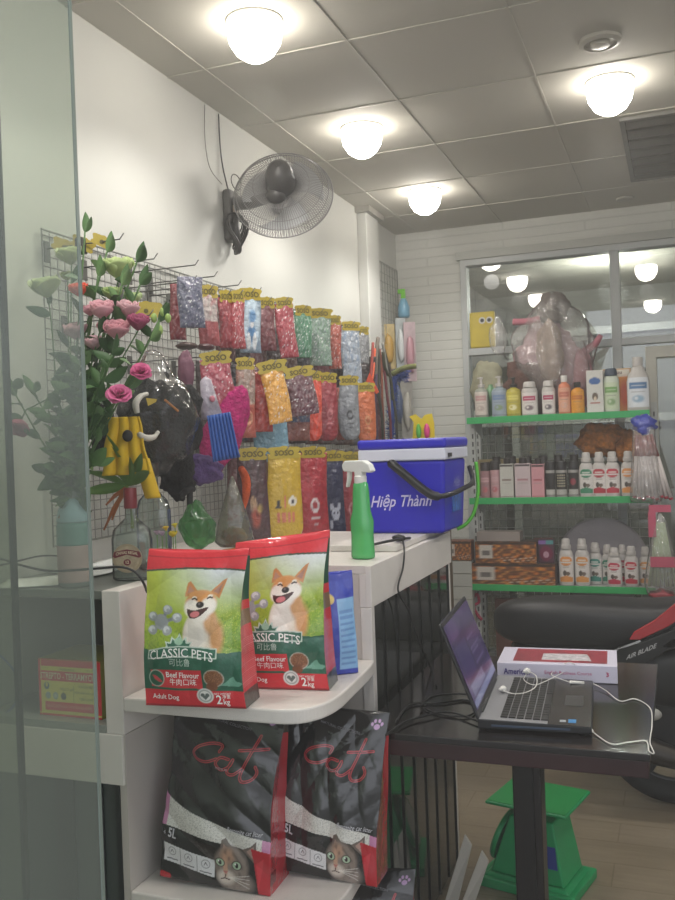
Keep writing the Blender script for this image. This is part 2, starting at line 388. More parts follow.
# glass entrance: two tall frameless sheets at the left
EG = film_mat('entrance_glass', 'e6eae2', refl=.02, veil=.12, veilc='b4b9ac', rough=.02, fres=1.25)
EDGE = M('14211c', .3)
EDGE2 = M('76827b', .25)
o = thing('door_1', (0, 1.1, 0), 'frameless glass entrance sheet at the left edge', 'door'); o['kind'] = 'structure'; del o['category']
MB().box(-2.2, -.811, -.004, .004, .005, ZC).build('glass_sheet', EG, o)
MB().box(-.811, -.8092, -.0035, .0035, .005, ZC).build('glass_edge', EDGE2, o)
o = thing('door_2', (0, 1.15, 0), 'second glass entrance sheet behind the first', 'door'); o['kind'] = 'structure'; del o['category']
MB().box(-2.2, -.996, -.004, .004, .005, ZC).build('glass_sheet', EG, o)
MB().box(-.9965, -.990, -.005, .005, .005, ZC).build('glass_edge', EDGE, o)
# added scattering volume imitating washed-out lens haze
if FLARE_DENSITY:
    hm = bpy.data.materials.new('lens_flare_volume'); hm.use_nodes = True; nt = hm.node_tree
    for n in list(nt.nodes):
        if n.type == 'BSDF_PRINCIPLED': nt.nodes.remove(n)
    vs_ = nt.nodes.new('ShaderNodeVolumeScatter'); vs_.inputs['Density'].default_value = FLARE_DENSITY; vs_.inputs['Color'].default_value = (.96, .95, .92, 1); vs_.inputs['Anisotropy'].default_value = .2
    nt.links.new(vs_.outputs[0], [n for n in nt.nodes if n.type == 'OUTPUT_MATERIAL'][0].inputs['Volume'])
    tag(MB().box(XW-.05, 2.35, -.6, YB+.05, -.05, ZC+.05).build('added_flare_volume', hm), 'thin bright haze filling the whole shop', 'haze', kind='stuff')
# downlights
DOME = mat('lit_glare_dome', 'ffffff', .5, emit='fff8ee', estr=20)
DARKTRIM = M('d8d6ce', .4)
proto = None
names = ['nearest on the left above the fan wall', 'second of the left row, right of the wall fan', 'third of the left row by the pillar', 'right of the row, beside the ceiling vent', 'over the doorway', 'over the doorway beside the left wall', 'right side middle', 'right side back', 'right side front']
for i, (x, y) in enumerate(lamps):
    o = thing('ceiling_downlight', (x, y, ZC), 'lit round white ceiling downlight, '+names[i], 'ceiling light', 'round downlights in the ceiling')
    MB().lathe([(.083, 0), (.083, -.004), (.078, -.006), (.07, -.006)], 32).build('trim_ring', DARKTRIM, o, smooth=True)
    MB().lathe([(.076, -.005), (.079, -.035), (.074, -.065), (.055, -.095), (.03, -.112), (.002, -.118)], 32).build('glare_dome', DOME, o, smooth=True)  # glowing dome bulges below the recessed lamp to imitate its glare
    l = bpy.data.lights.new('downlight_lamp', 'SPOT'); l.spot_size = R(165); l.spot_blend = .6; l.energy = LAMPW*2.2; l.color = (1, .965, .91); l.shadow_soft_size = .05
    lo = bpy.data.objects.new('downlight_lamp', l); lo.location = (0, 0, -.19); lo.parent = o; COL.objects.link(lo)
# smoke detector, small round fitting, louvre panel
o = thing('ceiling_speaker', (-.192, 2.939, ZC), 'unlit round white ceiling fitting between two tiles', 'ceiling fitting')
MB().lathe([(.065, 0), (.065, -.01), (.05, -.016), (.048, -.008), (.03, -.008), (.028, -.02), (.002, -.024)], 32).build('disc', M('b5b2a8', .4), o, auto=30)
o = thing('ceiling_sensor', (-.225, 4.951, ZC), 'tiny round ceiling fitting near the back wall', 'ceiling fitting')
MB().lathe([(.045, 0), (.045, -.01), (.03, -.016), (.002, -.018)], 24).build('disc', M('a8a59c', .4), o, auto=30)
o = thing('ceiling_vent', (.19, 4.15, ZC), 'square grey louvred ceiling panel at the right edge', 'vent')
MB().box(-.37, .37, -.46, -.44, -.014, 0).box(-.37, .37, .44, .46, -.014, 0).box(-.37, -.35, -.46, .46, -.014, 0).box(.35, .37, -.46, .46, -.014, 0).build('frame', M('77756e', .5), o)
MB().box(-.35, .35, -.44, .44, -.002, 0).build('backing', M('6f6c66', .6), o)
for i in range(7):
    y = -.4+i*.132; MB().hexa([(-.35, y, -.002), (.35, y, -.002), (.35, y+.01, -.002), (-.35, y+.01, -.002)], [(-.35, y+.06, -.013), (.35, y+.06, -.013), (.35, y+.065, -.01), (-.35, y+.065, -.01)]).build('louvre', M('8d8a84', .25, metal=.5), o)
# ============================================================ COUNTER
CW = mat('scuffed_white_board', 'd3cec8', .4, noise=.05, nscale=14, bump=.08, bscale=30)
DG = mat('dark_counter_glass', '2a2c28', .05, spec=.9, ior=1.9)
c = thing('display_counter', (0, 0, 0), 'white painted L-shaped shop counter with a rounded end shelf and dark glazed side', 'counter')
ZT = 1.098; XR = -.717; XP = -1.145; Y0 = 1.65
MB().box(-1.53, -1.1915, Y0+.002, 2.089, ZT-.02, ZT-.0005).build('left_top', M('6a6f69', .35), c, bevel=.002)
MB().prism([(-1.53, 2.0895), (XP, 2.0895), (XP, 2.09), (XR-.0165, 2.09), (XR-.0165, 2.91), (-1.53, 2.91)], ZT-.02, ZT-.0003).build('countertop', CW, c, bevel=.002)
MB().box(-1.191, XP, Y0, 2.088, .785, ZT).build('end_panel', CW, c, bevel=.002)
MB().box(-1.53, XP-.004, Y0-.004, Y0+.03, .675, .785).build('front_board', M('d0cdc6', .45), c, bevel=.002)
MB().box(-1.53, -1.191, Y0-.002, 2.3, .786, .803).build('open_shelf', M('8d928c', .3), c)
MB().box(-1.53, -1.191, 2.28, 2.3, .803, ZT-.021).build('compartment_back', M('60645f', .6), c)
MB().box(XP-.017, XP, Y0+.002, 2.088, .0, .7845).build('inner_side', M('b8b2ab', .5, noise=.04, nscale=6), c)
MB().box(-1.53, XP-.018, Y0+.015, Y0+.021, .0, .675).build('front_glass', mat('green_front_glass', '3b4644', .08, spec=.8), c)
MB().box(XP-.03, XP-.018, Y0, Y0+.028, .0, .675).box(-1.23, -1.215, Y0+.006, Y0+.014, 0, .675).box(-1.34, -1.29, Y0+.006, Y0+.013, 0, .675).build('front_glass_post', M('1d2322', .3), c)
MB().box(XP, XR-.031, 2.09, 2.106, 0, ZT-.021).build('back_panel', M('c2bcb5', .5, noise=.03, nscale=8), c, bevel=.001)
MB().box(-.748, XR-.002, 2.087, 2.112, 0, .9945).build('corner_post', CW, c, bevel=.002)
# rounded shelves
def rounded(z0, z1, name, xr=XR+.012, y0=1.65):
    pts = [(XP, 2.087), (XP, y0)]
    q = smooth([(-.84, y0), (-.77, y0+.002), (-.728, y0+.02), (-.70, y0+.067), (-.691, y0+.131), (-.694, y0+.203), (-.706, y0+.37), (-.716, 2.087)], 6)
    o = MB().prism(pts+q, z0, z1).build(name, CW, c, bevel=.004); return o
rounded(.836, .867, 'rounded_shelf')
rounded(.412, .445, 'lower_rounded_shelf')
rounded(.03, .07, 'bottom_rounded_shelf')
# fascia and glazed side
MB().box(XR-.016, XR, 2.0865, 2.91, .995, ZT).box(-.749, XR-.001, 2.087, 2.11, .9946, ZT-.0208).build('side_fascia', CW, c, bevel=.002)
MB().box(XR-.03, XR-.006, 2.1125, 2.892, .02, .9945).build('side_glass', DG, c)
bb = MB()
for i in range(7): bb.box(XR-.006, XR-.002, 2.19+i*.1135, 2.19+i*.1135+.006, .02, .994)
bb.build('glass_bar', M('0c0d0c', .3), c)
MB().box(-1.53, XR-.006, 2.893, 2.91, 0, ZT-.021).build('rear_panel', CW, c)
# white board lying under the cooler
tag(MB().box(-.93, -.735, 2.36, 2.89, ZT+.0005, ZT+.017).build('board', M('cfcac4', .5), bevel=.002), 'loose white board lying on the counter under the blue cooler box', 'board')
# loose panels standing on the floor beside the counter
for k, (x, y, h, rz) in enumerate(((-.665, 2.62, .23, .35), (-.625, 2.66, .17, .5))):
    o = MB().hexa([(-.03, 0, 0), (.01, 0, 0), (.01, .012, 0), (-.03, .012, 0)], [(.035, .1, h), (.055, .1, h-.03), (.055, .112, h-.03), (.035, .112, h)]).build('offcut_board', M('b9b5aa', .5), None, bevel=.001)
    o.location = (x, y-.12, 0); tag(o, ['longer pale board offcut leaning on the floor beside the dark counter side', 'shorter pale board offcut leaning on the floor nearer the table leg'][k], 'board')

# ============================================================ DOG FOOD BAGS
def dogpaint(U, V, Sd):
    c = Cv(U, V, 'a9bd3c'); f = Sd == 0
    c.put(np.clip((U-.1)*1.6, 0, 1)*np.clip((V-.6)*3.5, 0, 1), 'dfe3ea')
    c.put(np.clip(1-V*1.7, 0, 1), '5f8f2c'); c.put(np.clip((U-.68)*4, 0, 1)*np.clip((.78-V)*3, 0, 1)*.8, '7ea536')
    c.put(np.clip((.28-U)*3, 0, 1)*np.clip((V-.45)*4, 0, 1)*.7, 'c8cc52')
    c.noise('4d7d22', .5, 160, 3, (V < .58)*((U > .72) | (U < .42)))
    c.speck('d8d86a', .05, 4, (V < .66)*(U > .76))
    # molecule of silver balls
    L = lambda x, y: ((x-40)/480., (880-y)/835.)
    for x, y in ((83, 402), (165, 358), (213, 400), (165, 470), (83, 475)): c.line([L(x, y), L(130, 430)], .022, '8f959a', 1.6)
    c.ell(*L(130, 428), .085, .055, 'a3a8ad')
    for x, y in ((83, 402), (165, 358), (213, 400), (165, 470), (83, 475)):
        c.ell(*L(x, y), .057, .033, '9da3a8'); c.ell(*L(x-4, y-5), .038, .022, 'd5d9dc'); c.ell(*L(x+3, y+3), .02, .012, 'a9aeb3')
    # dog
    c.ell(*L(335, 500), .20, .18, 'e9dccb'); c.ell(*L(410, 500), .09, .14, 'd39a62', soft=.5); c.ell(*L(310, 480), .13, .15, 'f2eadf', soft=.4)
    c.ell(*L(385, 420), .08, .1, 'd8a470', soft=.4)
    c.poly([L(246, 290), L(252, 215), L(266, 204), L(316, 262)], 'c98954'); c.poly([L(256, 272), L(262, 225), L(292, 255)], 'b98a76')
    c.poly([L(368, 262), L(420, 205), L(438, 196), L(416, 300)], 'c98954'); c.poly([L(382, 262), L(424, 218), L(410, 278)], 'a97a66')
    c.ell(*L(328, 320), .175, .09, 'd99e63', soft=.15); c.ell(*L(325, 285), .12, .045, 'd59455', soft=.5)
    c.ell(*L(285, 345), .095, .065, 'f3ece2', soft=.3); c.ell(*L(370, 335), .095, .062, 'f3ece2', soft=.3); c.ell(*L(325, 370), .13, .07, 'f3ece2', soft=.3)
    c.ell(*L(296, 292), .03, .012, 'f1e6d6', soft=.3); c.ell(*L(372, 284), .03, .012, 'f1e6d6', soft=.3)
    c.line([L(285, 300), L(298, 294), L(309, 303)], .009, '2a1a14', 1.6); c.line([L(360, 296), L(371, 289), L(382, 294)], .009, '2a1a14', 1.6)
    c.ell(*L(328, 328), .044, .021, '241c1e'); c.ell(*L(324, 323), .016, .007, '6a6064')
    c.poly(smooth([L(260, 352), L(300, 358), L(330, 350), L(372, 342), L(350, 372), L(318, 396), L(282, 400), L(264, 376)], 4), '4a2a28')
    c.ell(*L(306, 378), .055, .02, 'd87a80', rot=.1)
    # green lower field
    gy = .365-.012*np.sin(U*9); c.put((V < gy)*1., '1f5c46'); c.noise('2c7258', .35, 40, 8, (V < gy))
    # crest and name plate
    cr = [(152, 565), (168, 548), (160, 525), (185, 530), (192, 500), (212, 520), (228, 480), (244, 520), (262, 500), (268, 530), (292, 525), (282, 548), (300, 562)]
    c.poly([L(*p) for p in cr], 'cfe0d4'); c.poly([L(226+(x-226)*.86, 548+(y-548)*.86+6) for x, y in cr], '2c6a52'); c.ell(*L(226, 525), .045, .026, '9fc6ac')
    pl = [(66, 626), (70, 584), (150, 560), (225, 553), (320, 555), (410, 563), (408, 612), (320, 607), (225, 607), (150, 613)]
    c.poly([L(*p) for p in pl], '2c6a54'); c.line([L(*p) for p in pl+pl[:1]], .0075, 'c9d8cc', 1.6)
    # red flavour band
    c.poly([L(78, 682), L(330, 676), L(330, 778), L(78, 774)], 'd3343c'); c.ell(*L(105, 727), .085, .058, 'c8dccc'); c.ell(*L(105, 727), .078, .053, '205c44')
    c.poly(smooth([L(84, 710), L(105, 715), L(132, 745), L(118, 748), L(95, 732)], 4), 'c8444a')
    c.ell(*L(388, 718), .104, .06, 'e2ddd0'); c.ell(*L(388, 718), .097, .056, '7a4a2e'); c.speck('a3714c', .35, 9, (np.hypot((U-(388-40)/480)/.095, (V-(880-718)/835)/.054) < 1)); c.ell(*L(375, 765), .06, .03, '7a4a2e')
    c.poly(smooth([L(410, 760), L(440, 742), L(475, 712), L(488, 735), L(520, 745), L(500, 765)], 3), '7fb8a0', .7)
    # base and top bands
    c.put((V < .108)*1., 'd02c37'); c.put((V < .012)*1., '9a1f28')
    c.ell(*L(337, 815), .088, .052, 'e2e2de'); c.ell(*L(337, 815), .072, .043, 'a7aaa6'); c.ell(*L(337, 815), .058, .034, 'e6e6e2')
    c.ell(*L(326, 811), .022, .013, '5f6a66'); c.ell(*L(348, 811), .022, .013, '5f6a66'); c.poly([L(316, 814), L(358, 814), L(337, 838)], '5f6a66')
    ty = .868+.03*np.sin(U*math.pi); c.put((V > ty-.012)*1., '3c4a3c'); c.put((V > ty)*1., 'd8323f'); c.put((V > .955)*(V < .962)*1., 'b32834')
    # sides
    s = (Sd == 1) | (Sd == 3); c.put(s*1., '1d4f3d'); T = V
    c.put(s*(V < .66)*(V > .1)*1., 'c62d38'); c.put(s*(V < .1)*1., '3a3f38')
    for k in range(26): c.put(s*(np.abs(V-.13-k*.012) < .0022)*(V < .42)*1., 'd9787a')
    c.put(s*(np.abs(V-.55) < .05)*.7, '2d6b4c'); c.put((Sd == 2)*1., 'c62d38'); c.put(s*(V > .95)*1., 'd8323f')
    return c.c
def standbag(w, h, t, seed, lean=.0, pinch=.75, belly=.012, amp=.003, tilt=0, bow=0):
    def fn(U, V, T):
        d = t*.5*(np.clip((1-V)/(1-.25), 0, 1)**pinch)*.97+.0015
        d = d+belly*np.sin(np.clip(V, 0, 1)*math.pi)*np.sin(U*math.pi)
        # side gusset folds inward and the front edges
        cr = crinkle(U, V, seed, amp)*(np.sin(V*math.pi)**.5)
        X = (U-.5)*w*(1-.05*np.sin(V*math.pi)+.02*V+.018*np.sin(V*9+seed)*np.sin(V*math.pi))
        inn = 4*T*(1-T)*np.clip(V, 0, 1)*.012
        X = X-np.sign(U-.5)*np.where((T > 0) & (T < 1), inn, 0)
        Y = -d+2*d*T+np.where(T == 0, cr, 0)+lean*V*h
        Z = V*h*(1-.02*np.sin(U*math.pi)*V)+.0005+tilt*X*V*V; X = X-bow*w*np.sin(V*math.pi)
        return X, Y, Z
    return fn
def onface(fn, w, h, off=.0022):
    def g(x, z):
        u = np.array([x/w+.5]); v = np.array([z/h]); X, Y, Z = fn(u, v, np.array([0.]))
        return (float(X[0]), float(Y[0])-off, float(Z[0]))
    return g
WT = M('f4f4f0', .5); DKG = M('dfeae2', .5)
def dogbag(loc, rz, seed, label, rx=0, w=.222, h=.322, tilt=0):
    o = thing('dog_food_bag', loc, label, 'pet food bag', None, rz, rx)
    fn = standbag(w, h, .085, seed, lean=.02, amp=.012, tilt=tilt, bow=.03)
    me = bagmesh('bag_body', w, h, fn, 190, 270, dogpaint)
    bo = link('bag_body', me, PAINT, o)
    g0 = onface(fn, w, h)
    L = lambda x, y: (((x-40)/480.-.5)*w, (880-y)/835.*h)
    def put(t, x, y, size, m=WT, arc=0, **k):
        cx, cz = L(x, y)
        text(t, size, m, bo, lambda a, b: g0(cx+a, cz+b-arc*a*a), **k)
    put('CLASSIC PETS', 238, 587, .0262, arc=1.6, bold=.01, wide=.92)
    put('可比鲁', 230, 640, .0165, M('b9c9be', .5))
    put('Beef Flavour', 238, 706, .0165, bold=.012, wide=.92)
    put('牛肉口味', 238, 745, .0155)
    put('Adult Dog', 146, 826, .0145, bold=.01)
    put('2', 402, 836, .026, bold=.015); put('kg', 435, 846, .016, bold=.01); put('NET WEIGHT', 420, 803, .006); put('净重', 437, 819, .009)
    return o
a = at(146, 707, 'z', .8675); b2 = at(240, 708, 'z', .8675)
dogbag(((a.x+b2.x)/2, (a.y+b2.y)/2+.045, .8677), R(7), 11, 'red and green dog food bag at the front left of the rounded shelf')
b2 = at(327, 691, 'z', .8675)
dogbag((b2.x-.108, b2.y+.03, .8677), R(8), 23, 'red and green dog food bag right of the other, beside the blue packet', w=.215, h=.33, tilt=.12)

# blue packet beside them
def bluep(U, V, Sd):
    c = Cv(U, V, '2a3ba8'); c.noise('4b62c8', .3, 20, 2)
    s = (Sd != 0); c.put((Sd == 0)*(U > .5)*(V < .75)*(V > .05)*1., '86b4dc'); c.put((Sd == 1)*(V < .78)*(V > .05)*1., '8fbbe0')
    for k in range(40): c.put((np.abs(V-.1-k*.014) < .003)*((Sd == 1) | ((Sd == 0) & (U > .55) & (U < .95)))*.5, '3a5fa8')
    c.ell(.25, .75, .2, .06, 'd8c46a'); c.put((V > .93)*1., '2233a0'); return c.c
o = thing('treat_packet', at(340, 676, 'z', .868)+Vector((-.02, .03, 0)), 'tall blue glossy packet standing behind the dog food bags against the counter post', 'pet food bag', None, R(38))
link('bag_body', bagmesh('bag_body', .09, .235, standbag(.09, .235, .05, 5, lean=.0), 50, 90, bluep), PAINT, o)

# ============================================================ CAT LITTER BAGS
def catpaint(U, V, Sd):
    c = Cv(U, V, '1b1a1c'); c.noise('2a292b', .5, 18, 1)
    def top(u): return .50-.36*np.clip(u, 0, 1)**.55*.55
    up_ = .49-.20*np.clip(U, 0, 1)**.6; lo = .305-.085*np.clip(U, 0, 1)
    band = (V < up_) & (V > lo); c.put(band*1., 'd6d4cc'); c.speck('a09e98', .22, 5, band); c.speck('dcdbd6', .2, 6, band)
    c.put(band*(U < .045)*1., 'c07fa6'); c.put(band*(U > .93)*1., 'c07fa6')
    A = 1.55
    C1 = smooth([(0.475, 0.745), (0.494, 0.780), (0.399, 0.785), (0.285, 0.760), (0.228, 0.720), (0.266, 0.685), (0.361, 0.680), (0.456, 0.705)], 8)
    C2 = smooth([(0.570, 0.710), (0.494, 0.715), (0.456, 0.680), (0.513, 0.650), (0.589, 0.675), (0.608, 0.710), (0.570, 0.645), (0.627, 0.630), (0.703, 0.665)], 8)
    C3 = smooth([(0.817, 0.845), (0.760, 0.745), (0.698, 0.645), (0.712, 0.600), (0.788, 0.605), (0.836, 0.645), (0.817, 0.680)], 8)
    C4 = [(.66, .765), (.90, .775)]
    for w_, col in ((.0135, 'c93a44'), (.006, '4a1218')):
        for q in (C1, C2, C3, C4): c.line(q, w_, col, A)
    # cat face
    hx, hy = .66, .125; U_, V_ = c.u, c.v; c.u = hx+(c.u-hx)/1.32; c.v = hy+(c.v-hy-.005)/1.32
    c.poly([(.585, .15), (.60, .235), (.625, .245), (.68, .205)], '6a5e58'); c.poly([(.605, .17), (.615, .22), (.655, .2)], 'b08f86')
    c.poly([(.735, .205), (.80, .225), (.83, .245), (.84, .13)], '6a5e58'); c.poly([(.765, .2), (.815, .225), (.815, .16)], 'a88a80')
    c.ell(hx+.04, hy-.065, .13, .06, '8c7f78', soft=.4)
    c.ell(hx, hy, .125, .10, '85786f', soft=.2); c.ell(hx-.02, hy+.045, .06, .045, 'b38e76', soft=.6); c.noise('4a423e', .55, 90, 12, (np.hypot((c.u-hx)/.12, (c.v-hy)/.095) < 1)*1.)
    c.ell(hx-.035, hy-.05, .075, .04, 'cfc3b8', soft=.5); c.ell(hx-.04, hy+.0, .022, .06, 'c39a80', soft=.5)
    for ex, ey in ((-.075, .012), (.04, .008)):
        c.ell(hx+ex, hy+ey, .036, .022, '3a3330'); c.ell(hx+ex, hy+ey, .029, .018, 'a9c0a4'); c.ell(hx+ex, hy+ey, .012, .012, '12120f'); c.ell(hx+ex-.008, hy+ey+.006, .005, .004, 'ffffff')
    c.poly([(hx-.058, hy-.025), (hx-.022, hy-.022), (hx-.04, hy-.04)], 'b8756c'); c.line([(hx-.04, hy-.04), (hx-.045, hy-.055), (hx-.07, hy-.06)], .004, '4a3230', A); c.line([(hx-.045, hy-.055), (hx-.015, hy-.06)], .004, '4a3230', A)
    for k in range(4): c.line([(hx-.02, hy-.05), (hx+.12, hy-.03-.018*k)], .0028, 'e8e4dc', A, .6)
    c.u, c.v = U_, V_
    c.poly([(.84, .25), (1.01, .23), (1.01, -.01), (.90, -.01), (.875, .1)], 'b21f2d'); c.poly([(.875, .16), (.95, .2), (.9, .02)], 'c73340')
    # pictogram boxes
    c.poly([(.03, .205), (.51, .15), (.51, .05), (.03, .10)], 'dedee0')
    for k in range(3):
        x = .11+.16*k; y = .15-.019*k
        c.ell(x, y+.008, .042, .027, '77777b'); c.ell(x, y+.008, .036, .023, 'dedee0'); c.line([(x-.015, y), (x, y+.018), (x+.015, y)], .004, '66666a', A); c.line([(x-.05, y-.037), (x+.05, y-.043)], .006, '6a6a6e', A)
        if k: c.line([(x-.08, y+.05), (x-.08, y-.045)], .003, '66666a', A)
    # paw mark
    px, py = .90, .93
    c.ell(px, py-.012, .03, .017, 'b48fb8')
    for k, (dx, dy) in enumerate(((-.045, .004), (-.02, .022), (.018, .022), (.043, .004))): c.ell(px+dx, py+dy, .014, .012, 'b48fb8')
    c.line([(.02, .02), (.08, .012)], .03, 'b8232f', A)
    s = (Sd == 1) | (Sd == 3); c.put((Sd == 1)*(V < .85)*(V > .02)*1., 'a51d2b'); c.put((Sd == 3)*(V < .3)*1., '1a191b'); c.put((Sd == 3)*(V > .3)*(V < .55)*1., 'b56f97'); c.put((Sd == 2)*1., '171618')
    return c.c
CATM = mat('printed_black_film', 'ffffff', .22, coat=.9, bump=.6, bscale=14, paint=True)
def catbag(loc, rz, ry, rx, seed, label, w=.25, h=.385, t=.11):
    o = thing('cat_litter_bag', loc, label, 'cat litter bag', None, rz, rx, ry)
    fn = standbag(w, h, t, seed, lean=0, pinch=.8, belly=.018, amp=.013)
    bo = link('bag_body', bagmesh('bag_body', w, h, fn, 200, 300, catpaint), CATM, o)
    g0 = onface(fn, w, h, .003)
    def put(t_, u, v, size, m=M('c9c8cc', .5), tilt=0, **k):
        text(t_, size, m, bo, lambda a, b: g0((u-.5)*w+a, v*h+b+tilt*a), **k)
    put('Bentonite cat litter', .78, .335, .0145, shear=.4, tilt=-.08, wide=.72)
    put('5L', .115, .262, .026, bold=.03, tilt=-.12, wide=.8); put('4.', .045, .262, .012, tilt=-.12)
    put('NATURAL COLLECTION', .55, .90, .0085, M('77767a', .5), tilt=-.18); put('PREMIUM', .52, .655, .0075, M('a08a90', .5), tilt=-.1)
    return o
catbag((-.975, 1.765, .447), R(2), R(2.5), R(-5), 31, 'black and red cat litter bag leaning at the left under the shelf', w=.265, h=.384)
catbag((-.757, 1.86, .448), R(3), R(3.5), R(-4), 47, 'black and red cat litter bag with its paw corner poking past the rounded shelf', w=.235, h=.362, t=.09)
o = catbag((-.735, 1.97, .072), R(14), R(2), R(-8), 53, 'black cat litter bag with a red side, lowest at the foot of the counter', w=.24, h=.32)

# ============================================================ STREPTO BOX
def boxpaint(U, V, Sd):
    c = Cv(U, V, 'd6cf62'); c.put((Sd == 0)*((U < .045) | (U > .935) | (V > .88) | (V < .05))*1., 'cf3a42')
    c.put((Sd == 0)*(V > .62)*(V < .80)*1., 'cf3a42'); c.put((Sd == 0)*(V > .10)*(V < .25)*(U > .1)*(U < .88)*1., 'cf3a42')
    c.put((Sd == 0)*((np.abs(U-.04) < .006) | (np.abs(V-.05) < .008))*1., 'd6cf62')
    c.put((Sd == 0)*(np.abs(U-.56) < .004)*(V > .28)*(V < .56)*1., '8d8a4a')
    if 1:
        m_ = (Sd == 0)
        for x, y, col in ((.13, .53, '4f6a78'), (.15, .36, '8fa0a0'), (.27, .36, '8fa0a0'), (.40, .36, '3a4640')): c.ell(x, y, .045, .07, col)
        c.ell(.13, .55, .02, .04, 'd6cf62'); c.ell(.27, .36, .03, .045, 'b9c0b0')
    c.put((Sd != 0)*1., 'aaa550'); return c.c
def carton(U, V, T): return None
bx0 = at(40, 715, 'y', 1.68); bx1 = at(102, 718, 'y', 1.68)
o = thing('medicine_box', (bx0.x, bx0.y, .8035), 'yellow and red cardboard medicine box in the open compartment behind the glass', 'box', None, math.atan2(bx1.y-bx0.y, bx1.x-bx0.x))
bw = (Vector(bx1)-Vector(bx0)).length; bh = .128
def bfn(U, V, T): return U*bw, T*.15, V*bh
bo = link('carton', bagmesh('carton', bw, bh, bfn, 120, 90, boxpaint, nb=3, ns=3), mat('printed_card', 'ffffff', .5, paint=True), o)
bo.data.polygons.foreach_set('use_smooth', [False]*len(bo.data.polygons))
MB().box(0, bw, 0, .15, bh, bh+.001).build('lid', M('9c974a', .5), o)
MB().box(0, bw, 0, .004, bh+.001, bh+.0014).build('lid_edge', M('cf3a42', .5), o)
def bt(t, u, v, s, m, **k): text(t, s, m, bo, lambda a, b: (u*bw+a, -.0012, v*bh+b), **k)
bt('STREPTO - TERRAMYCIN', .49, .71, .0205, M('e6e0c0', .5), bold=.015, wide=.68)
DKO = M('4c4a30', .6)
bt('Antibacterial', .47, .84, .008, DKO); bt('25 x 100 g', .86, .845, .006, DKO); bt('Hộp 25 gói', .46, .49, .0085, DKO)
bt('CHỮA BỆNH', .80, .55, .0085, DKO); bt('VIÊM KHỚP, TIÊU CHẢY', .76, .44, .007, DKO, wide=.8); bt('TIÊU CHẢY', .78, .33, .0085, DKO)
bt('THUỐC BỘT HOÀ TAN TRONG NƯỚC', .49, .175, .009, M('d8b08a', .5), wide=.8)
# folded papers / plastic in the compartment
for k, (x, y, z, sx, sy, rz, col, lab) in enumerate(((-1.455, 1.93, .805, .13, .16, .3, 'aab3b4', 'crumpled pale paper heap in the open compartment left of the medicine box'), (-1.40, 2.14, .805, .12, .1, .1, '7b857f', 'grey plastic bundle behind the medicine box'), )):
    mb = MB().grid(14, 14, lambda u, v: ((u-.5)*sx, (v-.5)*sy, .05*abs(math.sin(7*u+5*v))*math.sin(math.pi*u)*math.sin(math.pi*v)+.03*math.sin(math.pi*u)*math.sin(math.pi*v)+.004))
    o = mb.build('crumpled_paper', M(col, .6), None, smooth=True, solid=.001); o.location = (x, y, z); o.rotation_euler.z = rz; tag(o, lab, 'paper')
# papers on the counter top
for k, (px, py, w_, d_, rz, lab) in enumerate(((18, 583, .20, .15, .5, 'white paper sheet lying on the counter behind the glass, lowest of the pile'), (35, 572, .19, .13, -.25, 'white folded paper with a raised corner on the counter beside the cloudy vase'), (55, 563, .15, .2, .2, 'white paper sheet under the cloudy vase'))):
    p = at(px, py, 'z', ZT+.002)
    o = MB().grid(8, 8, lambda u, v: ((u-.5)*w_, (v-.5)*d_, .001+.018*max(0, u+v-1.3)**1.2+k*.002)).build('paper_sheet', M('eceeec', .7), None, smooth=True, solid=.0006)
    o.location = (max(p.x, XW+.13), p.y+.03, ZT+.0015); o.rotation_euler.z = rz; tag(o, lab, 'paper')
# cables on the left
def cable(name, pts, r, m, label, n=6, **k):
    o = MB().tube([Vector(p) for p in pts], r, n).build(name, m, None, smooth=True); return tag(o, label, 'cable', **k)
BLK = M('1c1c1c', .45)
q = [at(-25, 560, 'y', 1.645), at(0, 559, 'y', 1.645), at(20, 565, 'y', 1.63), at(50, 571, 'y', 1.625), at(90, 569, 'y', 1.625), at(120, 567, 'y', 1.63), at(135, 572, 'y', 1.645), at(143, 582, 'y', 1.65), at(147, 592, 'y', 1.69)]
cable('power_cable', smooth(q, 6), .0028, BLK, 'black cable sagging across the counter in front of the vase')
q = [at(-20, 570, 'y', 1.66), at(10, 563, 'y', 1.66), at(40, 556, 'y', 1.75), at(60, 556, 'y', 1.85)]
cable('power_cable', smooth(q, 6), .0022, BLK, 'thin black cable crossing over the papers at the left edge')
q = [at(0, 655, 'y', 1.66), at(12, 668, 'y', 1.67), at(20, 685, 'y', 1.68), at(14, 705, 'y', 1.68), at(0, 718, 'y', 1.67)]
cable('blue_cable', smooth(q, 6), .0022, M('2b4fa0', .4), 'blue cord looping in the open compartment at the left edge')
# ============================================================ COOLER
CB = mat('blue_moulded_plastic', '2420ae', .35, noise=.03, nscale=6)
o = thing('cooler_box', (-.935, 2.66, ZT+.0175), 'blue picnic cooler box with white band and black swing handle on the counter', 'cooler box', None, R(-1))
CWd, CD, CH = .27, .27, .226
def taper(x0, x1, y0, y1, z0, z1, ex): return ([(x0+ex, y0+ex, z0), (x1-ex, y0+ex, z0), (x1-ex, y1-ex, z0), (x0+ex, y1-ex, z0)], [(x0, y0, z1), (x1, y0, z1), (x1, y1, z1), (x0, y1, z1)])
MB().hexa(*taper(0, CWd, 0, CD, 0, CH, .012)).build('tub', CB, o, bevel=.012, seg=4)
MB().box(-.006, CWd+.006, -.006, CD+.006, CH, CH+.036).build('rim_band', M('c6c8d6', .4), o, bevel=.004)
MB().hexa(*taper(-.008, CWd+.008, -.008, CD+.008, CH+.067, CH+.036, -.0)[:2]).build('lid', CB, o, bevel=.01, seg=4)
MB().box(CWd-.012, CWd+.012, .02, .05, CH+.008, CH+.02).build('latch', M('26262a', .4), o)
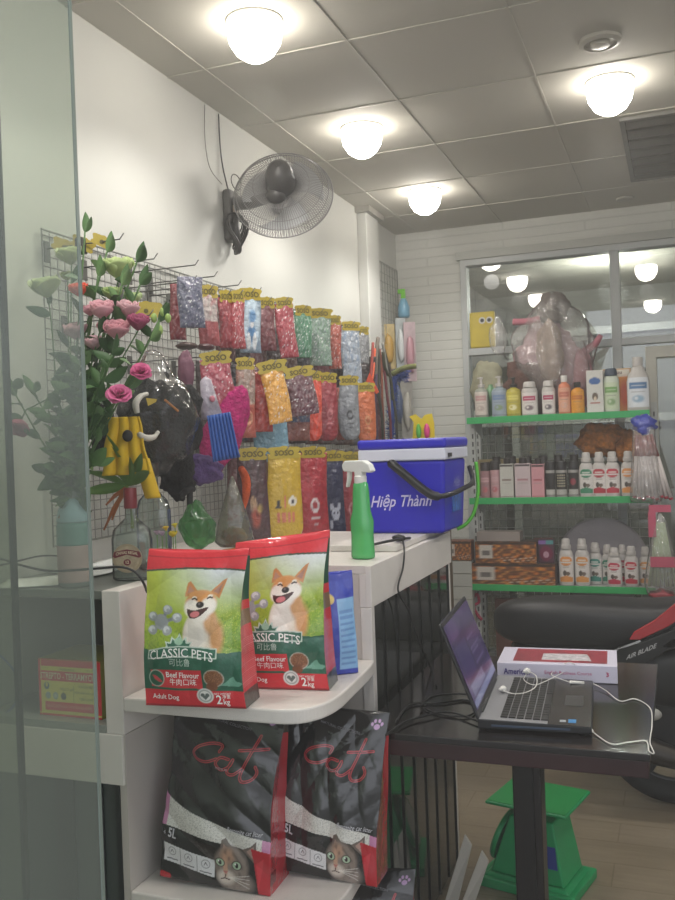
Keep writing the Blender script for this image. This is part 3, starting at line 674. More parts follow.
hpp = smooth([(.11, -.016, CH-.008), (.122, -.028, CH-.016), (.165, -.034, CH-.05), (.215, -.036, CH-.09), (.25, -.034, CH-.108), (.285, .0, CH-.105), (.31, .09, CH-.09), (.315, .16, CH-.08), (.305, .21, CH-.065), (.29, .235, CH-.03)], 6)
MB().tube(hpp, [.0135 if i < 26 else .008 for i in range(len(hpp))], 10).build('swing_handle', M('17171b', .35), o, smooth=True)
MB().tube([(.11, -.012, CH-.008), (.11, -.028, CH-.008)], .013, 16).build('handle_pivot', M('17171b', .35), o, smooth=True)
yt = lambda z: -.0015+.012*(1-z/CH)
text('Hiệp Thành', .050, M('c9c4ea', .5), o, lambda a, b: (.124+a, yt(.10+b)-.001, .10+b+.02*a), bold=.012, shear=.35, wide=.82, name='script_lettering')
xs = lambda z: CWd+.0015-.012*(1-z/CH)
text('Hiệp', .04, M('8f92d4', .5), o, lambda a, b: (xs(.15+b), .15+a, .15+b), shear=.35, name='side_lettering')
MB().box(CWd-.0065, CWd-.003, .10, .2, .06, .12).build('side_sticker', M('2f5fb0', .4, noise=.4, nscale=60), o)
# green neck strap hanging behind the cooler
q = [at(476, 462, 'y', 2.92), at(478, 490, 'y', 2.9), at(474, 512, 'y', 2.88), at(466, 524, 'y', 2.87), at(457, 529, 'y', 2.86)]
o = MB().tube(smooth(q, 5), .006, 6).build('green_strap', M('4fae2c', .5), None, smooth=True); tag(o, 'bright green strap hanging beside the cooler box at the counter end', 'strap')
q = [at(360, 548, 'z', ZT+.02), at(380, 543, 'z', ZT+.024), at(395, 540, 'z', ZT+.03), at(410, 538, 'z', ZT+.022)]
cable('power_cable', smooth(q, 5), .004, BLK, 'black cable lying on the white board in front of the cooler')
q = [at(402, 536, 'z', ZT+.03), Vector((-.712, 2.36, 1.105)), Vector((-.708, 2.33, 1.06)), at(398, 590, 'x', -.706), at(408, 610, 'x', -.70), at(418, 640, 'x', -.69), at(440, 690, 'x', -.66), Vector((-.62, 2.3, .757))]
cable('power_cable', smooth(q, 6), .0028, BLK, 'black cable hanging over the counter fascia down towards the laptop')
# plug
o = MB().ell((0, 0, 0), .02, .012, .01, 10, 8, disp=.05).build('cable_adapter', BLK, None, smooth=True); o.location = at(399, 538, 'z', ZT+.029); tag(o, 'small black plug on the cable beneath the cooler lettering', 'plug')

# ============================================================ SPRAY BOTTLE
GRB = film_mat('green_clear_plastic', 'b8f0c0', refl=.05, veil=.6, veilc='58c874', rough=.08)
o = thing('spray_bottle', at(362, 559, 'z', ZT)+Vector((0, .01, .001)), 'green see-through spray bottle with white trigger head on the counter corner', 'spray bottle', None, R(-20))
MB().lathe([(.03, 0), (.034, .004), (.034, .012), (.032, .06), (.034, .098), (.026, .125), (.0235, .175), (.021, .195), (.014, .203)], 28, sy=.8).build('bottle', GRB, o, smooth=True)
MB().lathe([(.0155, .196), (.0165, .198), (.0165, .214), (.013, .217)], 20).build('collar', M('d8d8d4', .4), o, auto=40)
MB().prism([(-.055, .243), (-.05, .228), (-.012, .226), (-.012, .215), (.012, .215), (.013, .226), (.035, .224), (.045, .228), (.036, .246), (.018, .256), (-.045, .256)], -.011, .011, ax='y').build('spray_head', M('d4d6d2', .4), o, bevel=.003)
MB().prism([(-.04, .23), (-.03, .23), (-.034, .205), (-.042, .185), (-.047, .187), (-.043, .205)], -.006, .006, ax='y').build('trigger', M('d4d6d2', .4), o, bevel=.002)
MB().tube([(0, 0, .2), (.004, 0, .02)], .0025, 6).build('dip_tube', M('b8d8b8', .4), o)

# ============================================================ TABLE
TD = mat('black_lacquered_top', '161212', .14, noise=.1, nscale=5, spec=.6)
TR = mat('dark_red_wood', '2c1416', .35, noise=.15, nscale=12)
o = thing('pedestal_table', (0, 0, 0), 'dark red-brown table with a black glossy top and a square centre post', 'table')
MB().box(-.70, -.075, 1.91, 2.67, .735, .75).build('tabletop', TD, o, bevel=.002)
MB().box(-.697, -.078, 1.913, 1.933, .70, .735).box(-.697, -.078, 2.648, 2.668, .70, .735).box(-.697, -.677, 1.934, 2.648, .70, .735).box(-.098, -.078, 1.934, 2.648, .70, .735).build('apron', TR, o, bevel=.002)
MB().box(-.420, -.349, 2.26, 2.331, .04, .70).build('leg', M('141010', .3), o, bevel=.004)
MB().box(-.399, -.367, 2.254, 2.26, .04, .70).build('leg_groove', M('0c0a0a', .4), o)
MB().box(-.62, -.15, 2.2, 2.4, 0, .04).build('foot', M('141010', .4), o, bevel=.008)

# ============================================================ LAPTOP
h0 = Vector((-.44, 1.978, .7505)); o = thing('laptop', h0, 'open grey laptop with black keys and purple lit screen on the dark table', 'laptop', None, R(4.5))
LL, LD = .385, .245        # along the hinge (y), along the depth (x)
SIL = M('6d6e6e', .35, metal=.4); BKP = M('1c1c1e', .4)
MB().hexa([(0, 0, .004), (LD, 0, .004), (LD, LL, .004), (0, LL, .004)], [(0, 0, .024), (LD, 0, .018), (LD, LL, .018), (0, LL, .024)]).build('chassis', BKP, o, bevel=.002)
zt = lambda x: .0242-.006*x/LD
MB().hexa([(.002, .002, zt(0)), (LD*.62, .002, zt(LD*.62)), (LD*.62, LL-.002, zt(LD*.62)), (.002, LL-.002, zt(0))], [(.002, .002, zt(0)+.001), (LD*.62, .002, zt(LD*.62)+.001), (LD*.62, LL-.002, zt(LD*.62)+.001), (.002, LL-.002, zt(0)+.001)]).build('keyboard_deck', M('808083', .4), o)
MB().hexa([(LD*.62, .002, zt(LD*.62)), (LD-.002, .002, zt(LD)), (LD-.002, LL-.002, zt(LD)), (LD*.62, LL-.002, zt(LD*.62))], [(LD*.62, .002, zt(LD*.62)+.001), (LD-.002, .002, zt(LD)+.001), (LD-.002, LL-.002, zt(LD)+.001), (LD*.62, LL-.002, zt(LD*.62)+.001)]).build('palm_rest', M('2b2a2b', .25), o)
kb = MB()
for r_ in range(6):
    for k in range(18):
        x = .048+r_*.0178; y = .022+k*.0192; z = zt(x)+.001
        if r_ == 5 and 5 < k < 11:
            continue
        kb.box(x, x+.0155, y, y+.0168, z, z+.0022)
kb.box(.048+5*.0178, .048+5*.0178+.0155, .022+6*.0192, .022+11*.0192-.002, zt(.14)+.001, zt(.14)+.0032)
kb.build('keyboard', M('121213', .45), o)
MB().box(.178, .225, .15, .235, zt(.2)+.001, zt(.2)+.0014).build('touchpad', M('3a3a3b', .3), o)
MB().box(.195, .212, .02, .045, zt(.2)+.001, zt(.2)+.0015).build('blue_sticker', M('2f7ab0', .4), o)
MB().box(.177, .19, .022, .036, zt(.18)+.001, zt(.18)+.0015).build('grey_sticker', M('a0a4a8', .4), o)
MB().box(.03, .2, -.0012, .0004, .010, .014).build('port_strip', M('3d4a5c', .3), o)
# lid
th = R(21)
def lid(s, y, d): return (.004-math.sin(th)*s-math.cos(th)*(-d), y, .024+math.cos(th)*s+math.sin(th)*d)
def lidbox(s0, s1, y0, y1, d0, d1): return [lid(s0, y0, d0), lid(s0, y1, d0), lid(s0, y1, d1), lid(s0, y0, d1)], [lid(s1, y0, d0), lid(s1, y1, d0), lid(s1, y1, d1), lid(s1, y0, d1)]
MB().hexa(*lidbox(0, .225, .002, LL-.002, -.007, 0)).build('screen_lid', M('1a1a1c', .3), o, bevel=.003)
SC = mat('lit_screen', '000000', .15); nt = SC.node_tree; b = nt.nodes['Principled BSDF']
a = nt.nodes.new('ShaderNodeVertexColor'); a.layer_name = 'Col'; nt.links.new(a.outputs[0], b.inputs['Emission Color']); b.inputs['Emission Strength'].default_value = .30
def scpaint(u, v):
    c = Cv(u, v, '54407e'); c.noise('8a6aa8', .6, 8, 3); c.noise('3a3468', .5, 14, 5)
    c.rect(.05, .25, .95, .78, '3f3766', .7); c.rect(.0, 0, 1, .10, 'a8aedc'); c.rect(.08, .3, .45, .7, '5a4a8a', .7); c.rect(.5, .3, .9, .7, '6a4f8c', .5)
    for k in range(6): c.rect(.5+.0*k, .33+.06*k, .85-.04*(k % 3), .345+.06*k, '9a8ac0', .6)
    c.rect(.1, .12, .6, .24, 'b4b4da', .6); return c.c
nu, nv = 60, 40; uu, vv = np.meshgrid(np.linspace(0, 1, nu), np.linspace(0, 1, nv)); uu, vv = uu.ravel(), vv.ravel()
vs = [lid(.018+.197*q, .012+(LL-.024)*p, .0012) for p, q in zip(uu, vv)]
fs = [(j*nu+i, j*nu+i+1, (j+1)*nu+i+1, (j+1)*nu+i) for j in range(nv-1) for i in range(nu-1)]
me = bpy.data.meshes.new('screen'); me.from_pydata(vs, [], fs); ca = me.color_attributes.new('Col', 'FLOAT_COLOR', 'POINT')
cc = scpaint(uu, vv); ca.data.foreach_set('color', np.concatenate([cc, np.ones((len(cc), 1))], 1).ravel().astype(np.float32)); link('screen', me, SC, o)
MB().tube([(.001, .05, .025), (.001, LL-.05, .025)], .006, 10).build('hinge', M('2a2a2c', .4), o, smooth=True)
for sx_, sy_ in ((.02, .02), (LD-.02, .02), (.02, LL-.02), (LD-.02, LL-.02)): MB().lathe([(.008, 0), (.007, .005)], 10, c=(sx_, sy_, 0)).build('rubber_foot', BKP, o)

# ============================================================ BOOK
o = thing('hardcover_book', (-.478, 2.412, .7508), 'thick white and red hardcover book lying behind the laptop', 'book', None, R(4))
MB().box(.003, .307, .001, .178, .003, .043).build('page_block', M('c9c3b6', .7), o)
CV = M('c8c4d4', .4); MB().box(0, .31, -.002, .182, 0, .003).box(0, .31, -.002, .182, .043, .046).box(0, .31, -.003, .002, .001, .045).build('cover', CV, o, bevel=.001)
MB().box(.04, .285, .02, .165, .0462, .0466).build('cover_panel', M('8f2f3e', .35, noise=.25, nscale=25), o)
MB().grid(20, 10, lambda u, v: (.115+.13*u*(1-.1*v), .04+.075*v, .0468+.0004*u)).build('cover_picture', M('b9b4b8', .4, noise=.3, nscale=60), o)
text('American', .022, M('3a2c78', .5), o, lambda a, b: (.052+a, -.0042, .023+b), bold=.02, wide=.8)
text('English Business Course', .0125, M('b03a70', .5), o, lambda a, b: (.185+a, -.0042, .024+b))
text('3', .016, M('b03a60', .5), o, lambda a, b: (.285+a, -.0042, .023+b), bold=.03)

# ============================================================ EARPHONES
WC = M('d6d4ce', .4)
zt_ = .776
o = thing('earphones', at(508, 690, 'z', zt_), 'white wired earphones with cable trailing over the laptop and table edge', 'earphones')
O = Vector(o.location)
def P_(px, py, z=zt_): return at(px, py, 'z', z)-O
bud = lambda c: MB().ell(c, .009, .009, .008, 12, 8).tube([Vector(c)+Vector((0, 0, .002)), Vector(c)+Vector((-.004, -.022, .004))], .0035, 8).build('earbud', WC, o, smooth=True)
bud(P_(503, 689, .783)); bud(P_(527, 671, .787))
q = [P_(503, 691, .780), P_(515, 694), P_(527, 692), P_(536, 686), P_(536, 676), P_(528, 671)]
MB().tube(smooth(q, 6), .0014, 6).build('cord', WC, o, smooth=True)
q = [P_(527, 673), P_(524, 680), P_(534, 685), P_(546, 681), P_(560, 674), P_(572, 668), P_(574, 664, .80), P_(566, 663, .8), P_(553, 672), P_(553, 676), P_(572, 683)]
MB().tube(smooth(q, 6), .0012, 6).build('cord', WC, o, smooth=True)
q = [P_(570, 683), P_(590, 683, .76), P_(605, 690, .755), P_(620, 701, .753), P_(635, 699, .753), P_(650, 708, .753), P_(652, 725, .753), P_(650, 742, .752), P_(654, 753, .745), P_(649, 751, .752), P_(646, 741, .753), P_(630, 742, .753), P_(612, 744, .753), P_(598, 736, .753), P_(590, 729, .757)]
MB().tube(smooth(q, 6), .0014, 6).build('cord', WC, o, smooth=True)
MB().tube([P_(570, 682), P_(584, 683, .772)], .004, 8).build('inline_remote', WC, o, smooth=True)
MB().tube([P_(592, 731, .756), P_(588, 727, .758)], .004, 8).build('jack_plug', WC, o, smooth=True)
# black cables behind the laptop lid
for k, (pts, lab) in enumerate((([(396, 722), (410, 705), (440, 703), (465, 700), (478, 706), (468, 716), (440, 714), (424, 708)], 'black charger cable looped on the table left of the laptop'),
    ([(386, 735), (405, 722), (425, 716), (450, 712), (480, 722)], 'black cable running flat along the table front behind the laptop hinge'), ([(420, 706), (432, 697), (450, 694), (470, 695), (480, 702)], 'thin black cable arched behind the laptop lid'))):
    q = [at(a_, b_, 'z', .754+.003*k) for a_, b_ in pts]; q = [Vector((max(p.x, -.69), p.y, p.z)) for p in q]
    cable('charger_cable', smooth(q, 6), .0026, BLK, lab)

# ============================================================ GREEN SCALE
GR = mat('green_enamel', '1f985a', .38, noise=.06, nscale=12, bump=.04)
o = thing('platform_scale', (-.462, 2.85, 0), 'green enamelled spring scale with square platform on the floor under the table', 'scale', None, R(-13))
MB().hexa(*taper(-.155, .155, -.115, .115, 0, .03, 0)).hexa([(-.14, -.1, .03), (.14, -.1, .03), (.14, .1, .03), (-.14, .1, .03)], [(-.125, -.09, .04), (.125, -.09, .04), (.125, .09, .04), (-.125, .09, .04)]).build('base', GR, o, bevel=.004)
MB().hexa([(-.12, -.085, .04), (.12, -.085, .04), (.12, .085, .04), (-.12, .085, .04)], [(-.055, -.07, .225), (.085, -.07, .225), (.085, .07, .225), (-.055, .07, .225)]).build('body', GR, o, bevel=.006)
MB().box(-.03, .05, -.05, .05, .225, .262).build('platform_neck', M('14603a', .4), o)
MB().box(-.118, .142, -.112, .118, .262, .272).build('platform', GR, o, bevel=.004)
MB().box(-.113, .137, -.107, .113, .272, .274).build('platform_rib', M('179047', .45), o)
d = MB().lathe([(.082, 0), (.082, .012), (.076, .014)], 32).build('dial', M('b8bcb4', .3), o, auto=30); d.location = (-.1, 0, .128); d.rotation_euler = (0, R(-70.5), 0)
d = MB().lathe([(.0825, 0), (.084, .010), (.080, .017), (.076, .017), (.0765, .0)], 32).build('dial_bezel', GR, o, auto=30); d.location = (-.098, 0, .128); d.rotation_euler = (0, R(-70.5), 0)
MB().hexa([(.07, -.0835, .09), (.1, -.0835, .09), (.1, -.08, .09), (.07, -.08, .09)], [(.065, -.0785, .155), (.092, -.0785, .155), (.092, -.075, .155), (.065, -.075, .155)]).build('maker_plate', M('243a8a', .4), o)

# ============================================================ MOTORBIKE
BD = M('0e0f10', .45); SE = mat('black_vinyl_seat', '1d1d1f', .42, bump=.1, bscale=200); RB = M('9c1c24', .25, coat=.6)
MY = 3.6
o = thing('motor_scooter', (-.06, MY, 0), 'black and red motor scooter with long black seat parked behind the table', 'motorbike')
def wheel(x, nm):
    w = MB(); n = 40
    ring = [(x+math.cos(2*math.pi*k/n)*.215, 0, .262+math.sin(2*math.pi*k/n)*.215) for k in range(n)]
    w.tube(ring, .045, 12, closed=True); t = w.build(nm, M('121212', .7), o, smooth=True)
    MB().tube([(x, -.05, .262), (x, .05, .262)], .06, 24).build('brake_hub', M('6e5c4c', .35, metal=.5), t, auto=40)
    rg = MB()
    for k in range(6):
        a_ = k*math.pi/3; rg.tube([(x, 0, .262), (x+.18*math.cos(a_), 0, .262+.18*math.sin(a_))], .012, 8)
    rg.tube([(x+math.cos(2*math.pi*k/n)*.178, 0, .262+math.sin(2*math.pi*k/n)*.178) for k in range(n)], .014, 8, closed=True)
    rg.build('spoked_rim', M('5f5f60', .35, metal=.6), t, smooth=True)
wheel(0, 'rear_wheel'); wheel(1.22, 'front_wheel')
# seat: lofted sections along x
secs = [(-.66, .02, .655, .70), (-.64, .07, .615, .735), (-.58, .11, .59, .757), (-.45, .13, .575, .772), (-.25, .135, .58, .775), (-.1, .135, .59, .765), (.0, .14, .60, .772), (.12, .14, .62, .79), (.3, .13, .63, .80), (.42, .09, .64, .79)]
def loft(secs, n=20, pw=.6):
    m_ = MB(); vs = []
    for x, hw, z0, z1 in secs:
        for k in range(n):
            t = 2*math.pi*k/n; cy, cz = math.cos(t), math.sin(t); cy = math.copysign(abs(cy)**pw, cy); cz = math.copysign(abs(cz)**pw, cz)
            vs.append((x, hw*cy, (z0+z1)/2+(z1-z0)/2*cz))
    N = len(secs); fs = [(i*n+k, i*n+(k+1) % n, (i+1)*n+(k+1) % n, (i+1)*n+k) for i in range(N-1) for k in range(n)]+[tuple(range(n))[::-1], tuple((N-1)*n+k for k in range(n))]
    return m_.add(vs, fs)
loft(secs).build('seat', SE, o, smooth=True, sub=1)
loft([(-.60, .06, .53, .62), (-.45, .12, .46, .60), (-.2, .14, .40, .61), (.1, .15, .36, .63), (.42, .14, .34, .66), (.55, .1, .3, .5)]).build('rear_body', BD, o, smooth=True, sub=1)
o_ = Vector(o.location)
def bk(px, py, y=3.43): return at(px, py, 'y', y)-o_
def panel(nm, m_, pts, th=.02, bv=.004):
    f_ = [bk(*p) for p in pts]; b_ = [v+Vector((0, th, 0)) for v in f_]; n = len(f_)
    MB().add(f_+b_, [tuple(range(n))[::-1], tuple(range(n, 2*n))]+[(i, (i+1) % n, (i+1) % n+n, i+n) for i in range(n)]).build(nm, m_, o, bevel=bv)
panel('red_side_panel', RB, [(629, 640), (640, 640), (668, 627), (700, 606), (700, 592), (677, 602), (655, 620), (634, 632)])
panel('black_side_panel', BD, [(612, 655), (618, 648), (645, 641), (672, 630), (700, 614), (700, 640), (665, 652), (640, 668), (616, 668)], .03)
text('AIR BLADE', .023, M('a8a8a8', .4), o, lambda a, b: tuple(bk(641+a*270-b*0, 652-a*110-b*270, 3.427)), bold=.02, shear=.3, name='model_lettering')
panel('white_side_flash', M('c8c8c4', .3), [(661, 648), (670, 640), (700, 628), (700, 640), (675, 648)], .012, .002)
panel('chrome_strip', M('c4c4c4', .2, metal=.9), [(611, 651), (640, 640), (641, 642), (612, 653)], .006, .001)
MB().ell((-.06, -.18, .385), .032, .02, .022, 12, 8).build('pillion_footpeg', M('9c9a94', .5), o, smooth=True)
MB().tube([(.42, -.13, .22), (.1, -.15, .2), (-.05, -.16, .24), (-.3, -.17, .33)], [.02, .03, .045, .04], 16).build('exhaust', M('34302c', .35, metal=.6), o, smooth=True)
MB().hexa([(-.15, -.07, .2), (.5, -.1, .2), (.5, .1, .2), (-.15, .07, .2)], [(-.2, -.1, .45), (.5, -.12, .42), (.5, .12, .42), (-.2, .1, .45)]).build('engine_block', M('242426', .5), o, bevel=.02)
loft([(.5, .12, .22, .30), (.8, .15, .2, .28), (.95, .16, .22, .5), (1.02, .18, .4, .85), (1.08, .14, .7, .98)]).build('front_shield', BD, o, smooth=True, sub=1)
MB().tube([(1.22, -.07, .26), (1.1, -.05, .6), (1.0, -.02, .98)], .02, 10).tube([(1.22, .07, .26), (1.1, .05, .6), (1.0, .02, .98)], .02, 10).build('front_fork', M('8a8a8a', .3, metal=.7), o, smooth=True)
MB().tube(smooth([(.88, -.33, 1.02), (.96, -.15, 1.04), (1.0, 0, 1.0), (.96, .15, 1.04), (.88, .33, 1.02)], 5), .016, 10).build('handlebar', M('1a1a1a', .5), o, smooth=True)
MB().tube([(.1, -.1, .2), (.12, -.24, .015)], .01, 8).build('side_stand', M('444444', .5), o)
# ============================================================ WALL FAN
FG = M('5c5a58', .4); FD = M('413f3e', .4)
D = Vector((-1.293, 2.95, 2.292)); nn_ = Vector((-.30, .94, 0)).normalized(); bt_ = R(22)
axis = Vector((nn_.x*math.cos(bt_), nn_.y*math.cos(bt_), -math.sin(bt_)))
o = thing('wall_fan', D, 'dusty grey wall fan seen from behind, mounted high on the left wall', 'fan')
Q = axis.to_track_quat('Z', 'Y').to_matrix()
def fp(x, y, z): return Q @ Vector((x, y, z))
RC = .178
cg = MB(); n = 110
for k in range(n):
    a_ = 2*math.pi*k/n; ca, sa = math.cos(a_), math.sin(a_)
    cg.tube([fp(.05*ca, .05*sa, -.06), fp(.10*ca, .10*sa, -.064), fp(.15*ca, .15*sa, -.045), fp(RC*ca, RC*sa, 0)], .0012, 4)
for r_, z in ((RC, 0), (.165, -.028), (.145, -.05), (.10, -.064), (.05, -.06)):
    cg.tube([fp(r_*math.cos(2*math.pi*k/64), r_*math.sin(2*math.pi*k/64), z) for k in range(64)], .0022 if r_ == RC else .0013, 6, closed=True)
cg.build('rear_cage', M('858382', .45), o, smooth=True)
cg = MB()
for k in range(0, n):
    a_ = 2*math.pi*(k+.5)/n; ca, sa = math.cos(a_), math.sin(a_)
    cg.tube([fp(RC*ca, RC*sa, 0), fp(.15*ca, .15*sa, .04), fp(.09*ca, .09*sa, .055), fp(.035*ca, .035*sa, .058)], .0011, 4)
cg.build('front_cage', M('858382', .45), o, smooth=True)
MB().tube([fp(0, 0, .052), fp(0, 0, .062)], .04, 24).build('cage_badge', FG, o, auto=30)
for k in range(3):
    a_ = k*2*math.pi/3
    def bl(u, v):
        r_ = .03+.115*v; t = a_+(u-.5)*(.9+.5*v)+.5*v
        return fp(r_*math.cos(t), r_*math.sin(t), (u-.5)*.03)
    MB().grid(10, 8, bl).build('fan_blade', M('b4b5b6', .3), o, smooth=True, solid=.002)
mt_ = MB()
prof = [(.028, .0), (.045, -.02), (.052, -.05), (.05, -.09), (.04, -.12), (.02, -.135), (.002, -.138)]
vs = [(r_*math.cos(2*math.pi*k/24), r_*math.sin(2*math.pi*k/24)*1.15, z-.02) for r_, z in prof for k in range(24)]
fs = [(i*24+k, i*24+(k+1) % 24, (i+1)*24+(k+1) % 24, (i+1)*24+k) for i in range(len(prof)-1) for k in range(24)]
mt_.add([fp(*v) for v in vs], fs); mt_.build('motor_housing', FD, o, smooth=True)
mpos = fp(0, 0, -.09)
neck = mpos+Vector((-.015, -.005, -.055))
MB().tube([mpos, neck], [.025, .03], 16).ell(neck, .034, .034, .03, 16, 10).build('tilt_knuckle', FD, o, smooth=True)
wl = Vector((XW, 2.99, 2.30))-D
pp = smooth([neck, neck+(wl-neck)*.5+Vector((0, 0, -.008)), wl+Vector((.05, 0, 0)), wl+Vector((.004, 0, 0))], 5)
MB().tube(pp, [.018+.012*i/(len(pp)-1) for i in range(len(pp))], 14).build('arm', FG, o, smooth=True)
MB().box(wl.x+.001, wl.x+.035, wl.y-.04, wl.y+.04, wl.z-.14, wl.z+.05).build('wall_bracket', FG, o, bevel=.012, seg=3)
MB().box(wl.x+.035, wl.x+.038, wl.y-.02, wl.y+.015, wl.z-.04, wl.z-.005).build('sticker', M('c9b8a8', .5), o)
# cables
q = [Vector((XW+.006, 2.94, 2.62)), Vector((XW+.008, 2.94, 2.5)), Vector((XW+.012, 2.95, 2.42)), Vector((XW+.03, 2.955, 2.33))]
cable('fan_cable', smooth(q, 5), .0028, FD, 'dark fan cable running from the ceiling down to the fan bracket')
q = [Vector((XW+.005, 2.84, 2.62)), Vector((XW+.006, 2.83, 2.5)), Vector((XW+.01, 2.85, 2.40)), Vector((XW+.03, 2.90, 2.35))]
cable('fan_cable', smooth(q, 5), .0016, M('77756f', .5), 'thin grey wire on the wall just left of the fan cable')
mb = MB()
for k in range(7):
    c0 = Vector((XW+.035+.004*k, 2.97+.006*math.sin(k*2), 2.19+.006*math.cos(k*3))); rr = .065+.006*math.sin(k)
    mb.tube([c0+Vector((.02*math.sin(2*t), .045*math.cos(t)*(1+.1*k*.2), rr*math.sin(t)-.01*k*.3)) for t in [2*math.pi*i/26 for i in range(26)]], .0032, 6, closed=True)
mb.tube([(XW+.05, 2.96, 2.25), (XW+.05, 2.965, 2.14)], .014, 8)
tag(mb.build('cable_coil', FD, None, smooth=True), 'tangled coil of dark cable hanging beneath the fan bracket', 'cable')
q = [Vector((XW+.04+.0*i, 2.995+.04*math.cos(t), 2.38+.028*math.sin(t))) for i, t in enumerate([2*math.pi*k/16 for k in range(17)])]
cable('fan_cable', q, .002, FD, 'small loop of cable standing above the fan arm')

# ============================================================ GONDOLA (display shelving)
o = thing('display_shelving', (0, 0, 0), 'white metal display shelving with green price strips and wire back', 'shelf unit')
GX0, GX1, GY0, GY1 = -1.04, -.14, 4.70, 5.02
GZ = [1.51, 1.085, .63, .2]
SM = M('a9aba8', .4); GS = M('2f9a56', .4)
for x in (GX0-.035, GX1+.005):
    u_ = MB().box(x, x+.03, GY1, GY1+.04, 0, 1.56).build('upright', SM, o)
    s_ = MB()
    for k in range(34): s_.box(x+.011, x+.019, GY1-.001, GY1, .1+k*.042, .125+k*.042)
    s_.build('slot', M('3a3a3a', .6), u_)
MB().box(GX0-.03, GX0, GY0+.03, GY1, 0, .08).box(GX1, GX1+.03, GY0+.03, GY1, 0, .08).build('foot', SM, o)
u_ = MB().box(GX0-.005, GX0+.02, GY0+.06, GY0+.085, .0, 1.5)
s2_ = u_.build('front_upright', SM, o)
s_ = MB()
for k in range(32): s_.box(GX0+.003, GX0+.012, GY0+.0588, GY0+.0598, .1+k*.042, .125+k*.042)
s_.build('slot', M('3a3a3a', .6), s2_)
g = MB()
for i in range(19): g.tube([(GX0+.03+i*.047, GY1+.01, .1), (GX0+.03+i*.047, GY1+.01, 1.52)], .0016, 4)
for i in range(31): g.tube([(GX0, GY1+.013, .1+i*.047), (GX1, GY1+.013, .1+i*.047)], .0016, 4)
g.build('wire_back', M('9b9c98', .4), o)
for z in GZ:
    s_ = MB().box(GX0, GX1, GY0+.004, GY1+.005, z-.025, z).build('shelf', SM, o, bevel=.002)
    MB().box(GX0-.008, GX1+.008, GY0-.004, GY0+.004, z-.03, z+.004).build('price_strip', GS, s_, bevel=.001)
    for x in (GX0+.004, GX1-.008): MB().prism([(GY1, z-.025), (GY0+.06, z-.025), (GY0+.1, z-.05), (GY1, z-.11)], x, x+.004, ax='x').build('bracket', SM, s_)
YS = GY0+.05   # front row of goods
def gx(px, py=450, y=None): return at(px, py, 'y', y or YS).x
WB = M('b5b0ab', .4); PX = 4.86/900
